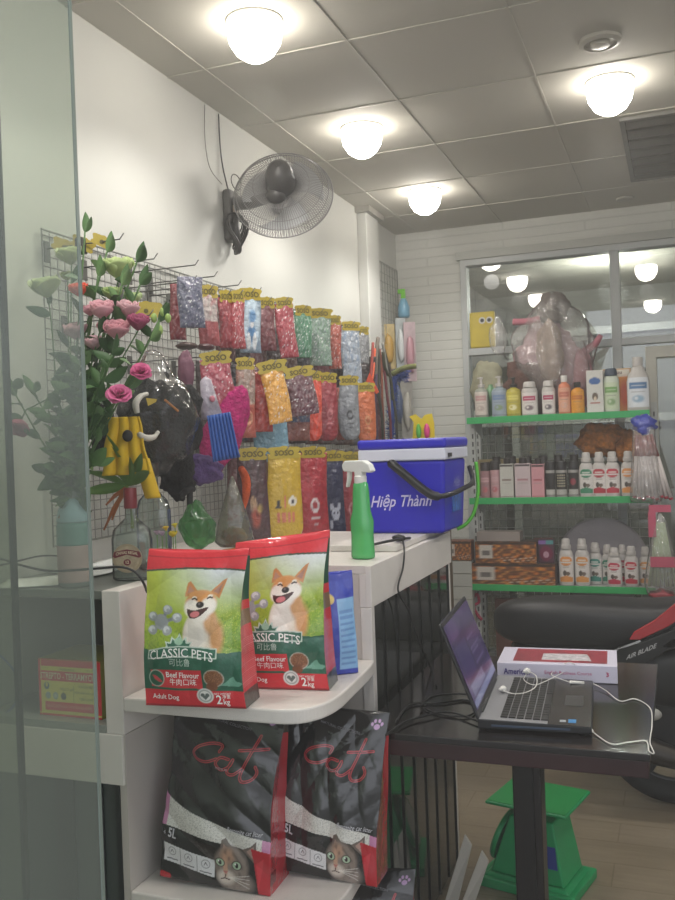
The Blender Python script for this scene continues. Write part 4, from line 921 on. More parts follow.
def shrink(lab, h, R_, kind, body, capc, label_fn=None, name='shampoo_bottle', cat='bottle', group=None, x=0, y=YS, z=0, rz=0):
    """bottle builder: body lathe, cap, printed label patch"""
    o = thing(name, (x, y, z+.0006), lab, cat, group, rz)
    bm = body
    if kind == 'round':      # shouldered oval shampoo bottle with ribbed cap
        pf = [(.80*R_, 0), (.92*R_, .01*h), (R_, .1*h), (R_, .45*h), (.98*R_, .60*h), (.86*R_, .70*h), (.60*R_, .765*h), (.46*R_, .775*h)]
        cp = [(.46*R_, .776*h), (.66*R_, .78*h), (.68*R_, .86*h), (.56*R_, .87*h), (.54*R_, .97*h), (.42*R_, h)]; sy = .6
    elif kind == 'flip':
        pf = [(.86*R_, 0), (.97*R_, .02*h), (R_, .1*h), (R_, .70*h), (.92*R_, .78*h), (.74*R_, .83*h)]
        cp = [(.76*R_, .831*h), (.80*R_, .84*h), (.74*R_, .96*h), (.6*R_, h)]; sy = .6
    elif kind == 'cyl':
        pf = [(.9*R_, 0), (R_, .02*h), (R_, .68*h), (.85*R_, .76*h), (.42*R_, .81*h), (.42*R_, .83*h)]
        cp = [(.50*R_, .831*h), (.52*R_, .84*h), (.52*R_, .985*h), (.46*R_, h)]; sy = .9
    elif kind == 'pump':
        pf = [(.9*R_, 0), (R_, .02*h), (R_, .60*h), (.85*R_, .67*h), (.42*R_, .71*h), (.42*R_, .73*h)]
        cp = [(.48*R_, .731*h), (.5*R_, .80*h), (.2*R_, .81*h), (.18*R_, .93*h), (.3*R_, .935*h), (.3*R_, .97*h), (.2*R_, .98*h)]; sy = .9
    elif kind == 'can':
        pf = [(.94*R_, 0), (R_, .015*h), (R_, .74*h), (.97*R_, .76*h)]
        cp = [(.98*R_, .761*h), (.98*R_, .95*h), (.9*R_, h)]; sy = 1
    elif kind == 'jug':
        pf = [(.85*R_, 0), (R_, .03*h), (R_, .55*h), (.85*R_, .68*h), (.62*R_, .74*h), (.58*R_, .80*h), (.40*R_, .83*h)]
        cp = [(.44*R_, .831*h), (.46*R_, .97*h), (.4*R_, h)]; sy = .65
    MB().lathe(pf, 24, sy=sy).build('body', bm, o, auto=40)
    MB().lathe(cp, 20, sy=max(sy, .8)).build('cap', capc, o, auto=35)
    if kind == 'pump': MB().box(-.02, .003, -.004, .004, .945*h, .97*h).build('pump_spout', capc, o)
    if label_fn:
        nu, nv = 22, 34; z0, z1 = (.07*h, .62*h) if kind in ('round', 'jug', 'pump') else (.06*h, .68*h)
        uu, vv = np.meshgrid(np.linspace(0, 1, nu), np.linspace(0, 1, nv)); uu, vv = uu.ravel(), vv.ravel()
        zz = z0+(z1-z0)*vv; rr = np.interp(zz, [p[1] for p in pf], [p[0] for p in pf])+.0008
        th = -math.pi/2+(uu-.5)*2.2
        vs = np.stack([rr*np.cos(th), rr*sy*np.sin(th)-.0006, zz], 1).tolist()
        fs = [(j*nu+i, j*nu+i+1, (j+1)*nu+i+1, (j+1)*nu+i) for j in range(nv-1) for i in range(nu-1)]
        me = bpy.data.meshes.new('label'); me.from_pydata(vs, [], fs); ca = me.color_attributes.new('Col', 'FLOAT_COLOR', 'POINT')
        cc = label_fn(uu, vv); ca.data.foreach_set('color', np.concatenate([cc, np.ones((len(cc), 1))], 1).ravel().astype(np.float32)); link('label', me, PRINT, o, True)
    return o
def lab_pet(col, base='cfc9c4'):
    def f(u, v):
        c = Cv(u, v, base); c.ell(.5, .84, .42, .2, col); c.rect(.1, .74, .9, .80, base); c.rect(.28, .84, .72, .88, 'dedad4', .7)
        c.rect(.3, .62, .7, .645, '77706a', .6); c.rect(.3, .56, .7, .58, '77706a', .6)
        c.ell(.42, .36, .12, .11, '4a423c'); c.ell(.6, .34, .14, .08, '6a5c50'); c.rect(.05, 0, .95, .2, col); c.ell(.5, .2, .3, .05, col); return c.c
    return f
def lab_gen(base, col, col2, marks=()):
    def f(u, v):
        c = Cv(u, v, base); c.rect(.12, .62, .88, .84, col); c.rect(.2, .70, .8, .75, base, .8); c.ell(.5, .28, .3, .15, col2, soft=.4); c.rect(.2, .5, .8, .54, '6a6a6a', .5); c.ell(.42, .3, .1, .07, base, soft=.5)
        c.rect(.25, .46, .7, .48, '6a6a6a', .5); return c.c
    return f
Z1, Z2, Z3, Z4 = GZ
# ---- top shelf goods, left to right: (px centre, width px, top py, kind, body, cap, label, text)
def hpx(top, bot): return (bot-top)*PX
top = [
 (482, 14, 375, 413, 'pump', M('8c8f84', .3), WB, lab_gen('c3b9b0', 'b58a88', 'a89890'), 'tall pale grey-green pump bottle with a narrow label at the left end of top shelf'),
 (500, 16, 375, 413, 'pump', M('7d8a92', .3), WB, lab_gen('8f9aa8', '6a7fa0', '7d8f6a'), 'blue-grey pump bottle with blue label, second from left on top shelf'),
 (514, 15, 376, 412, 'pump', M('a59a3c', .25), M('2c2c28', .4), lab_gen('b3a63c', 'cfc56a', 'd8d2a8'), 'yellow-green pump bottle with a dark pump on top shelf'),
 (530, 16, 382, 412, 'flip', WB, WB, lab_gen('cfc9c4', 'a8385c', '6a5a60'), 'wider white flip-cap bottle with magenta label on top shelf'),
 (549, 13, 381, 411, 'flip', WB, WB, lab_gen('cfc9c4', 'a8385c', '5a5058'), 'narrower white flip-cap bottle with magenta label on top shelf'),
 (565, 12, 376, 410, 'cyl', M('c87858', .3), M('cfcbc6', .4), lab_gen('d09a80', 'b86a58', 'c9a090'), 'salmon pink bottle with a white cap on top shelf'),
 (578, 13, 383, 410, 'cyl', M('c98a2c', .25), M('2a2622', .4), lab_gen('cf9030', 'b86a28', 'c98a30'), 'short amber bottle with a dark cap on top shelf'),
 (612, 15, 370, 408, 'flip', M('bcc4b4', .35), M('2c3a4a', .4), lab_gen('b9c4a8', '6f9a58', '7d9a6a'), 'pale green bottle with dark blue cap in front of the orange box'),
 (639, 21, 361, 408, 'jug', WB, WB, lab_gen('c9ccd0', '4a6f98', '8aa4b8'), 'largest white bottle with blue label at the right end of top shelf')]
for px, wpx, ty, by, kind, bd, cp, lf, lb in top:
    shrink(lb, hpx(ty, by+3), wpx*PX/2*.97, kind, bd, cp, lf, x=gx(px, 410), z=Z1)
def carton_box(name, lab, px, wpx, ty, by, z, base, paintf=None, y=YS, dp=.05, group=None, cat='box', txt=None):
    h = hpx(ty, by); w_ = wpx*PX
    o = thing(name, (gx(px, by, y), y, z+.0006), lab, cat, group)
    MB().box(-w_/2, w_/2, -dp/2, dp/2, 0, h).build('carton', M(base, .5), o, bevel=.001)
    if paintf:
        nu, nv = 24, 36; uu, vv = np.meshgrid(np.linspace(0, 1, nu), np.linspace(0, 1, nv)); uu, vv = uu.ravel(), vv.ravel()
        vs = [((a_-.5)*w_*.98, -dp/2-.0006, h*(.01+.98*b_)) for a_, b_ in zip(uu, vv)]
        fs = [(j*nu+i, j*nu+i+1, (j+1)*nu+i+1, (j+1)*nu+i) for j in range(nv-1) for i in range(nu-1)]
        me = bpy.data.meshes.new('printed_front'); me.from_pydata(vs, [], fs); ca = me.color_attributes.new('Col', 'FLOAT_COLOR', 'POINT')
        cc = paintf(uu, vv); ca.data.foreach_set('color', np.concatenate([cc, np.ones((len(cc), 1))], 1).ravel().astype(np.float32)); link('printed_front', me, PRINT, o)
    if txt: text(txt[0], txt[1], M(txt[2], .5), o, lambda a, b: (a, -dp/2-.0012, h*txt[3]+b), bold=.02)
    return o
def p_dog(u, v):
    c = Cv(u, v, 'c4c2bc'); c.ell(.5, .75, .38, .09, '3a5f98'); c.ell(.5, .38, .2, .1, '5a4a3c'); c.ell(.5, .33, .1, .05, 'c9b8a0'); c.rect(.2, .2, .8, .23, 'a04438'); return c.c
carton_box('shampoo_carton', 'white carton with blue oval and small dog picture on top shelf', 596, 15, 370, 410, Z1, 'c4c2bc', p_dog)
def p_or(u, v):
    c = Cv(u, v, 'c98a38'); c.rect(0, .8, 1, 1, 'c9c2b4'); c.ell(.2, .4, .3, .5, 'b8502c', soft=.6); c.ell(.8, .4, .3, .5, 'b8502c', soft=.6); return c.c
carton_box('shampoo_carton', 'orange and white carton behind the pale green bottle on top shelf', 617, 27, 364, 405, Z1, 'b8a88a', p_or, y=YS+.06, txt=('Millou', .025, '6a5048', .91))
tag(MB().lathe([(.03, 0), (.034, .01), (.034, .14), (.02, .16), (.012, .17), (.012, .18)], 20, c=(gx(491, 400, YS+.08), YS+.08, Z1+.0005)).build('green_bottle', M('5f8a62', .3), None, auto=40), 'dull green bottle standing behind the two left pump bottles', 'bottle')
# ---- second shelf
def p_pink(txt=None):
    def f(u, v):
        c = Cv(u, v, 'c09a9c'); c.rect(0, 0, 1, .08, 'a85058'); c.rect(.15, .55, .85, .62, 'a86a70'); c.rect(.2, .45, .8, .48, '8a6a68', .6); return c.c
    return f
GLD = M('a9a49c', .35)
dk = M('2a2422', .4)
row2 = [(486, 10, 459, 492, '8f6a6c', 'dark-capped dull rose bottle at the left end of the middle shelf'), (496, 10, 459, 493, 'b08a8c', 'dark-capped pink bottle, second from left on the middle shelf')]
for px, wpx, ty, by, col, lb in row2:
    shrink(lb, hpx(ty, by+2), wpx*PX/2, 'can', M(col, .35), dk, lab_gen(col, 'b89498', 'a85a60'), x=gx(px, 490), z=Z2)
def p_wh(c1, c2):
    def f(u, v):
        c = Cv(u, v, c1); c.rect(.0, .93, 1, 1, '3a3230'); c.rect(.15, .5, .85, .56, c2); c.rect(.2, .42, .8, .45, '8a8480', .6); c.rect(0, 0, 1, .05, c2); return c.c
    return f
for px, wpx, ty, by, col, c2, lb in [(508, 13, 462, 493, 'b4b2aa', '7a6a62', 'greyish white square bottle with dark cap on the middle shelf'), (524, 15, 462, 493, 'b9a8aa', '9a6a70', 'wide pinkish white square bottle with dark cap on the middle shelf'), (539, 12, 463, 493, 'c08a90', 'a0505a', 'pink carton standing between white bottles and black cans, middle shelf')]:
    c_ = carton_box('square_bottle', lb, px, wpx, ty, by+2, Z2, col, p_wh(col, c2), cat='bottle')
    w_ = wpx*PX
    MB().lathe([(w_*.26, 0), (w_*.26, .028), (w_*.2, .032)], 16, c=(0, 0, hpx(ty, by+2))).build('cap', dk, c_, auto=40)
for px, lb, mk in [(551, 'black can with silver base left of the dotted one', 'left'), (562, 'black can with a pattern of pale dots, centre of the middle shelf', 'mid'), (574, 'black can with reddish label right of the dotted one', 'right')]:
    def lf(u, v, mk=mk):
        c = Cv(u, v, '2a2624'); c.rect(0, 0, 1, .25, 'a9a6a0')
        if mk == 'mid':
            for i in range(5):
                for j in range(5): c.ell(.22+.14*i, .42+.12*j, .045, .04, 'b0a890')
        if mk == 'right': c.ell(.5, .6, .25, .16, '8a3a44')
        return c.c
    shrink(lb, hpx(462, 496), 5.4*PX if mk == 'mid' else 4.9*PX, 'can', M('8f8c88', .3), M('2a2828', .35), lf, name='spray_can', x=gx(px, 490), z=Z2)
for k, (px, col, lb) in enumerate([(587, '3c7f5f', 'white bottle with green label, left of the four white bottles on middle shelf'), (600, 'a8303c', 'white bottle with red label next to the green-labelled one, middle shelf'), (613, 'b0303f', 'white bottle with red label next to the orange-labelled one, middle shelf'), (629, 'cf8a4a', 'white bottle with orange label beside the hanging chew sticks, middle shelf')]):
    shrink(lb, hpx(453, 495), 7.0*PX, 'round', WB, WB, lab_pet(col), x=gx(px, 490), z=Z2, rz=R(rnd.uniform(-8, 8)))
# dark stack behind the left bottles of the middle shelf
for k in range(6):
    o = MB().lathe([(.026, 0), (.028, .01), (.028, .17), (.022, .19), (.022, .215)], 16, c=(gx(497+k*15.5, 480, YS+.1), YS+.1, Z2+.0005)).build('dark_bottle', dk, None, auto=40)
    tag(o, 'dark capped bottle in the back row of the middle shelf', 'bottle', 'dark bottles in the back row')
# ---- third shelf
for k, (px, col, lb, y, s, tall) in enumerate([(567, 'd08a45', 'white bottle with orange label, leftmost beside the treat boxes', YS, 14.5, 541), (583, 'cf8f4c', 'white bottle with orange label, second from the treat boxes', YS, 14.5, 541),
     (596, '3a7f72', 'pale bottle with teal label behind the orange-labelled pair', YS+.05, 13.5, 546), (608, '3c8068', 'pale bottle with teal label half hidden behind the front red one', YS+.06, 12, 548), (615, 'b3304a', 'front white bottle with red label, centre right of third shelf', YS-.02, 14, 549), (623, 'b3304a', 'white bottle with red label half hidden in the back row, third shelf', YS+.06, 11, 548), (632, 'b53040', 'white bottle with red label, rightmost red one of third shelf', YS, 13.5, 548), (646, 'c98f5a', 'white bottle with faded orange label behind the hanging bag', YS+.03, 12, 549)]):
    shrink(lb, hpx(tall, 585.5), s*PX/2*.98, 'round', WB, WB, lab_pet(col), x=gx(px, 580, y), y=y, z=Z3, rz=R(rnd.uniform(-8, 8)))
def p_tr(u, v):
    c = Cv(u, v, '6a3f22'); c.noise('c9742c', .9, 22, 4); c.noise('e0a050', .5, 30, 7); c.noise('2e1c14', .8, 26, 9); c.rect(.06, .2, .30, .85, 'b9b2a8'); c.rect(.12, .35, .25, .6, '6a6460'); c.rect(0, .88, 1, 1, '3a2a22')
    for k in range(6): c.line([(.4+.1*k, .3), (.5+.1*k, .08)], .008, 'c9b8a8', .5, .7)
    return c.c
carton_box('treat_box', 'long brown and orange treat box, lower of the two on third shelf', 515, 82, 562, 583, Z3, '3a2820', p_tr, y=YS+.01, dp=.12)
o = carton_box('treat_box', 'brown and orange treat box, upper of the two on third shelf', 508, 60, 541, 562, Z3+hpx(562, 583)+.001, '3a2820', p_tr, y=YS+.01, dp=.12)
carton_box('paper_carton', 'flat grey carton lying on the upper treat box', 500, 42, 531, 540, Z3+hpx(541, 583)+.002, '8a807a', None, y=YS+.01, dp=.1)
def p_tag(u, v):
    c = Cv(u, v, '4a2c38'); c.ell(.5, .4, .45, .35, '6a1a3a'); c.ell(.5, .35, .2, .15, 'b08a98'); c.rect(.0, .8, .5, 1, '7a5a98'); c.rect(.5, .8, 1, 1, '4a8a8a'); return c.c
carton_box('treat_pouch', 'small maroon pouch with violet and teal top beside the treat boxes', 547, 15, 537, 559, Z3+hpx(562, 583)+.001, '4a2c38', p_tag, y=YS+.02)
# behind / above third shelf: round cushion, wire basket
o = MB().lathe([(.001, 0), (.12, .004), (.2, .02), (.235, .045), (.22, .06), (.15, .05), (.001, .045)], 36).build('round_cushion', M('8f8a8e', .7, bump=.3, bscale=80), None, smooth=True)
p = at(603, 566, 'y', YS+.2); o.location = (p.x, YS+.215, Z3+.10); o.rotation_euler = (R(90), 0, 0); tag(o, 'large round grey cushion standing behind the bottles of third shelf', 'cushion')
# orange fluffy toys on the middle shelf's back
for k, (px, py, rx, lb) in enumerate([(600, 440, .11, 'orange furry bundle, larger one behind the white bottles'), (630, 446, .07, 'orange furry bundle, smaller one near the chew sticks')]):
    p = at(px, py, 'y', YS+.2)
    o = MB().ell((0, 0, 0), rx, .06, .09, 28, 20, disp=.09, seed=k+3).build('plush_bundle', mat('orange_fur', 'a8692e', .9, noise=.4, nscale=50, bump=.8, bscale=90), None, smooth=True)
    o.location = (p.x, YS+.19, max(p.z, Z2+.16)); tag(o, lb, 'plush')
p = at(500, 445, 'y', YS+.2); o = MB().box(-.14, .14, -.03, .03, 0, .20).build('cardboard_carton', M('8a7c58', .7), None, bevel=.003); o.location = (p.x+.02, YS+.2, Z2+.0006); tag(o, 'tan cardboard carton behind the dark bottles, left on the middle shelf', 'box')
p = at(537, 520, 'y', YS+.2); o = MB().box(-.05, .05, -.02, .02, 0, .22).build('red_pack', M('6a2c2c', .5, noise=.5, nscale=25), None, bevel=.003); o.location = (p.x+.03, YS+.2, Z3+.0006); tag(o, 'dark pack with a red patch standing behind the treat boxes', 'packet')
# bottom shelf goods
for k, (px, col) in enumerate([(505, '5a3a30'), (520, '7a4a3a'), (537, 'a87a2c'), (553, '4a3a34'), (572, '6a4a34'), (592, '5c5a4a')]):
    carton_box('food_pouch', ['dull brown pouch on the bottom shelf, first from the left', 'rusty pouch on the bottom shelf, second from the left', 'yellow-brown pouch on the bottom shelf, third from the left', 'dark pouch on the bottom shelf, fourth from the left', 'brown pouch on the bottom shelf, fifth from the left', 'olive pouch on the bottom shelf, last on the right'][k], px, 15, 592, 655, Z4, col, None, y=YS+.06, cat='packet')

# ---- things hanging at the right of the shelving
o = thing('chew_sticks', at(643, 410, 'y', 4.66)+Vector((0, 0, -.02)), 'hanging bundle of white and red chew sticks under blue wrapping', 'pet treats')
for k in range(9):
    a_ = (k-4)*.042; x0 = (k-4)*.008; L_ = .36
    s0 = Vector((x0, .008*(k % 2), -.10)); s1 = Vector((x0+math.tan(a_)*.30+.03, .01*(k % 3), -.40-.006*(k % 3)))
    r1 = s0.lerp(s1, .35)
    st = MB().tube([r1, s1], .0095, 8).build('stick', M('c9c0bc', .5), o, smooth=True)
    MB().tube([s0, r1], .0085, 8).build('red_end', M('8a3430', .5), st, smooth=True)
    MB().tube([s1, s1+(s1-s0).normalized()*.012], .010, 8).build('red_tip', M('9c2c3c', .5), st, smooth=True)
MB().ell((0, 0, -.05), .055, .03, .045, 18, 12, disp=.12, seed=5).build('blue_wrapping', M('2c3a9c', .2, coat=1, bump=.8, bscale=60), o, smooth=True)
MB().lathe([(.01, -.0), (.05, -.06), (.06, -.2), (.075, -.41), (.07, -.43)], 24, sy=.35).build('clear_wrapper', FILM, o, smooth=True)
p = at(660, 512, 'y', 4.60)
o = thing('treat_bag', p, 'clear hanging bag of pale green sticks with pink labels, right of third shelf', 'pet treats')
for k in range(7): MB().tube([((k-3)*.004, 0, -.05), ((k-3)*.02, .006*(k % 2), -.36)], .008, 8).build('green_stick', M('9aa884', .6), o, smooth=True)
MB().box(-.05, .05, -.012, -.008, .0, .035).box(-.055, -.02, -.012, -.008, -.12, 0).build('pink_card', M('b04a62', .4), o)
MB().lathe([(.008, .0), (.03, -.05), (.06, -.2), (.085, -.34), (.07, -.40), (.02, -.42)], 24, sy=.5).build('clear_wrapper', FILM, o, smooth=True)
MB().box(-.05, .06, -.05, -.048, -.26, -.21).build('front_label', M('a8485c', .5), o)
MB().ell((.0, -.01, -.40), .06, .04, .03, 16, 10, disp=.1).build('red_contents', M('8a3038', .5), o, smooth=True)

# ---- bags piled on top of the shelving in front of the glazing
PK = mat('pink_plush', 'a08084', .8, bump=.5, bscale=80); BR = mat('brown_plush', '5a4038', .9, noise=.2, bump=.7, bscale=90)
def blob(name, m, px, py, wpx, hpx_, y, label, cat, dep=.1, disp=.06, seed=1, parent=None):
    p = at(px, py, 'y', y); k_ = (y*1.035)/900
    o = (MB().crump((0, 0, 0), wpx*k_/2, dep/2, hpx_*k_/2, seed=seed, amp=.16, top=.55) if 'clear' in name else MB().ell((0, 0, 0), wpx*k_/2, dep/2, hpx_*k_/2, 32, 22, disp=disp, seed=seed)).build(name, m, parent, smooth=True); o.location = p
    if label: tag(o, label, cat)
    return o
blob('plush_bundle', PK, 550, 365, 60, 80, 4.93, 'pale pink plush bundle inside the big clear bag above the shelving', 'plush', disp=.09, seed=2)
blob('plush_bundle', M('8f7868', .8, bump=.4), 550, 352, 24, 60, 4.86, 'beige soft toy in the middle of the clear bag', 'plush', seed=6)
blob('plush_bundle', BR, 528, 388, 46, 50, 4.88, 'dark brown furry bundle at the lower left of the clear bag', 'plush', disp=.1, seed=4)
blob('plush_bundle', M('6a625c', .8, bump=.5), 553, 308, 30, 30, 4.9, 'dark grey round plush at the top of the clear bag', 'plush', disp=.05, seed=8)
p0_, p1_ = at(513, 322, 'y', 4.88), at(540, 319, 'y', 4.88)
tag(MB().tube(smooth([p0_, (p0_+p1_)/2+Vector((0, 0, -.006)), p1_], 4), .018, 12).build('pink_cushion_edge', M('a86470', .7, bump=.4), None, smooth=True), 'pink padded roll sticking out left of the clear bag', 'cushion')
tag(MB().tube(smooth([at(583, 352, 'y', 4.88), at(594, 345, 'y', 4.88), at(601, 335, 'y', 4.88)], 4), [.02, .02, .02, .02, .02, .018, .016, .014, .012], 12).build('pink_cushion_edge', M('a86470', .7, bump=.4), None, smooth=True), 'pink padded roll sticking out right of the clear bag', 'cushion')
o = blob('pink_blanket', M('a86c74', .8, noise=.15, bump=.5), 583, 378, 18, 56, 4.9, 'rolled rose pink blanket upright in the clear bag right side', 'blanket', disp=.03, seed=3)
o = blob('clear_plastic_bag', FILM, 555, 352, 92, 118, 4.87, 'large crumpled clear plastic bag of plush goods on top of the shelving', 'bag', dep=.26, disp=.07, seed=14)
o.location.y = 4.89
# yellow packs at the left of the glazing
for k, (px, ty, w_, h_, lb) in enumerate([(482, 312, 25, 37, 'large yellow packet with two round eyes by the window'), ]):
    p = at(px, ty, 'y', 5.125); k_ = 5.2/900
    o = thing('yellow_packet', p, lb, 'packet')
    MB().box(-w_*k_/2, w_*k_/2, -.012, .012, 1.9215-p.z, 0).build('packet', M('c2ac2e', .45, noise=.1, nscale=14), o, bevel=.008)
    for s_ in (-1, 1):
        MB().tube([(.022+s_*.021, -.0115, -.05), (.022+s_*.021, -.014, -.05)], .019, 16).build('printed_eye', M('c9c7c0', .4), o)
        MB().tube([(.022+s_*.020, -.014, -.05), (.022+s_*.020, -.0155, -.05)], .011, 12).build('printed_pupil', M('22201c', .4), o)
o = blob('clear_plastic_bag', FILM, 498, 336, 20, 40, 4.98, 'small crinkled clear bag beside the yellow packet', 'bag', dep=.06, disp=.1, seed=9)
blob('pale_packet', M('8f8c74', .6, noise=.2), 487, 386, 30, 50, 4.95, 'pale packet low behind the left pump bottles', 'packet', dep=.05, seed=3)

# white stack and orange carton left of the shelving
o = thing('storage_stack', (-1.11, 4.74, 0), 'white stack of slabs standing left of the shelving behind the counter end', 'stack')
for k in range(11): MB().box(-.062, .062, -.05, .05, .0005+k*.0688, .0005+k*.0688+.066).build('slab', M('a9a9a2', .6), o, bevel=.002)
carton_box('treat_box', 'orange treat box on the white stack beside the cooler', 462, 23, 538, 557, .758, '6a3a24', p_tr, y=4.74, dp=.1)

q = [at(473, 598, 'y', 4.752), at(477, 594, 'y', 4.75), at(479, 602, 'y', 4.752), at(474, 606, 'y', 4.75), at(477, 614, 'y', 4.752), at(482, 620, 'y', 4.75)]
tag(MB().tube(smooth(q, 5), .008, 8).build('red_ribbon', M('9c2a48', .5), None, smooth=True), 'crimson ribbon hanging at the lower left post of the shelving', 'ribbon')
# ============================================================ WIRE GRIDS ON THE LEFT WALL
WR = M('84857f', .4, metal=.3)
def wgrid(label, y0, y1, z0, z1, sy=.03, sz=.027):
    o = thing('wire_grid_panel', (XW+.012, 0, 0), label, 'wire grid')
    g = MB(); n = int((y1-y0)/sy); m_ = int((z1-z0)/sz)
    for i in range(n+1): g.tube([(0, y0+i*sy, z0), (0, y0+i*sy, z1)], .0013, 4)
    for j in range(m_+1): g.tube([(.003, y0, z0+j*sz), (.003, y1, z0+j*sz)], .0015, 4)
    g.build('wires', WR, o); f = MB()
    f.tube([(0, y0, z0), (0, y0, z1), (0, y1, z1), (0, y1, z0)], .003, 6, closed=True); f.build('frame', WR, o); return o
wgrid('long grey wire grid panel on the left wall behind the flowers and hanging packs', 1.92, 4.36, 1.16, 1.985)
wgrid('narrow grey wire grid panel in the back corner beyond the pillar', 4.72, 5.12, 1.3, 2.41, .05, .05)
HK = M('6a6a66', .35, metal=.6)
def hook(tip, label, group=None):
    L_ = tip[0]-XW-.012
    o = thing('display_hook', (XW+.014, tip[1], tip[2]-.012), label, 'hook', group)
    MB().tube([(.001, 0, .0), (L_-.012, 0, 0), (L_, 0, .014)], .0019, 6).build('prong', HK, o, smooth=True)
    MB().box(0, .004, -.011, .011, -.035, .02).build('clip', HK, o); return o
tips = [(123, 234), (157, 254), (198, 260.5), (217, 272), (241, 281), (261, 288)]
hl = ['empty wall hook nearest the glass door, above the yellow tags', 'empty wall hook just right of the top leaves', 'long empty wall hook, third from the glass door', 'empty wall hook above the silver pack', 'empty wall hook above the red pack with yellow tag', 'short-tipped empty wall hook above the light blue pack']
for t, l in zip(tips, hl): hook(at(t[0], t[1], 'x', -1.29), l)
# ============================================================ PACKS
YH = M('a8942c', .45, coat=.3); BK = M('5a5020', .5)
def headmesh():
    pts = []
    for cx, cz, r_, a0, a1 in ((.36, .30, .17, -60, 60), (.40, .78, .16, -50, 100), (0, .86, .16, 40, 140), (-.40, .78, .16, 80, 230), (-.36, .30, .17, 120, 240)):
        for k in range(6):
            a_ = R(a0+(a1-a0)*k/5); pts.append((cx+r_*math.cos(a_), cz+r_*math.sin(a_)))
    return pts
HP = headmesh()
def packpaint(base, pat, acc, seed):
    def f(U, V, Sd):
        c = Cv(U, V, base)
        if pat == 'sparkle': c.noise(acc, .5, 22, seed); c.speck('e0e0e0', .035, seed); c.noise('ffffff', .13, 40, seed+3)
        if pat == 'mark':
            c.ell(.5, .42, .16, .09, acc); c.ell(.5, .42, .08, .05, base); c.rect(.34, .26, .66, .30, acc); c.rect(.4, .2, .6, .225, acc, .7); c.noise('000000', .15, 12, seed)
        if pat == 'bear':
            c.ell(.5, .36, .2, .08, acc); c.ell(.33, .44, .09, .045, acc); c.ell(.67, .44, .09, .045, acc); c.ell(.42, .37, .04, .015, base); c.ell(.58, .37, .04, .015, base); c.rect(.2, .2, .35, .3, acc, .7)
        if pat == 'letters':
            c.poly([(.22, .38), (.3, .52), (.38, .38)], '2a2420'); c.rect(.45, .38, .52, .52, acc); c.ell(.7, .46, .12, .06, 'd8d4c8'); c.ell(.7, .46, .05, .03, '2a2420'); 
            for k in range(4): c.rect(.24+.14*k, .22, .34+.14*k, .34, acc, .8)
        if pat == 'figures': c.ell(.45, .45, .12, .1, 'b09070'); c.ell(.5, .3, .2, .14, acc, soft=.5); c.ell(.65, .4, .12, .06, 'a88a40', soft=.5); c.noise('1a1014', .6, 18, seed+5)
        if pat == 'clear': c.noise(acc, .5, 12, seed); c.noise('d0cdc8', .35, 26, seed+1); c.put((V < .45)*.8, acc)
        if pat == 'oval':
            c.ell(.5, .5, .42, .45, 'b9cbd8'); c.ell(.5, .32, .25, .2, '4a7aa8', soft=.4); c.ell(.5, .62, .22, .16, '5a88b4', soft=.5); c.ell(.36, .2, .1, .16, 'd4d8da'); c.ell(.64, .2, .1, .16, 'd4d8da'); c.ell(.5, .48, .1, .05, 'd8d8d8')
        if pat == 'plain': c.noise('000000', .18, 14, seed); c.noise('ffffff', .10, 20, seed+1)
        return c.c
    return f
def pack(cx, ty, wpx, by, col, pat, acc, label, head='small', xd=-1.29, rz=45, rnd_bot=False, group=None, ry=0, t=.028, headw=1.0, name='wrapped_pet_garment', cat='pet garment'):
    p = at(cx, ty, 'x', xd); d = p.y*.935+.35*abs(p.x); k_ = d/900
    w_ = wpx*k_*1.02; h = (by-ty)*k_
    o = thing(name, p, label, cat, group, R(rz+rnd.uniform(-7, 7)), 0, R(ry))
    if group == 'back layer of the bottom row': hook((xd+.02, p.y, p.z), 'wire display hook behind the packs of the bottom row', 'rear hooks of the bottom row')
    if group is None: hook((xd+.02, p.y, p.z), 'wire display hook carrying packs in the '+' '.join(label.split()[-2:]), 'hooks of the '+' '.join(label.split()[-2:]))
    hh = 0
    seed = rnd.randint(1, 9999)
    if head: hh = min(.038, h*.22)
    hb = h-hh*.55
    def fn(U, V, T):
        prof = (np.clip(np.sin(np.clip(U, .0, 1)*math.pi), 0, 1)**.5)*(np.clip(np.sin(np.clip(V*.98+.01, 0, 1)*math.pi), 0, 1)**.35)
        dd = t/2*prof+.0006
        ws = np.ones_like(V)
        if rnd_bot: ws = np.where(V < .16, np.sqrt(np.clip(1-((.16-V)/.16)**2*.85, 0, 1)), 1)*(1-.06*np.sin(V*6+seed))
        X = (U-.5)*w_*ws+.003*np.sin(V*5+seed)
        return X, -dd+2*dd*T+np.where(T == 0, crinkle(U, V, seed, .004, 7), 0)*prof, V*hb-h
    me = bagmesh('packed_garment', w_, hb, fn, 26, 44, packpaint(col, pat, acc, seed), nb=6, ns=2)
    b_ = link('packed_garment', me, CLOTHP, o)
    if head:
        hw = w_*headw*(.98 if head == 'wide' else .9)
        hc = MB().prism([(x*hw, (z-.5)*hh*1.25) for x, z in HP], -.0025-t*.25, -.0012-t*.25, ax='y').build('header_card', YH, o); hc.location.z = -hh*.55
        text('SOSO', hh*.62, BK, hc, lambda a, b: (a, -.0032-t*.25, b+.001), bold=.04, wide=min(1.1, hw/.075), name='card_lettering')
    else:
        MB().tube([(0, 0, -.006), (0, 0, .002)], .006, 8).build('bag_top', M('9a9890', .4), o)
    return o
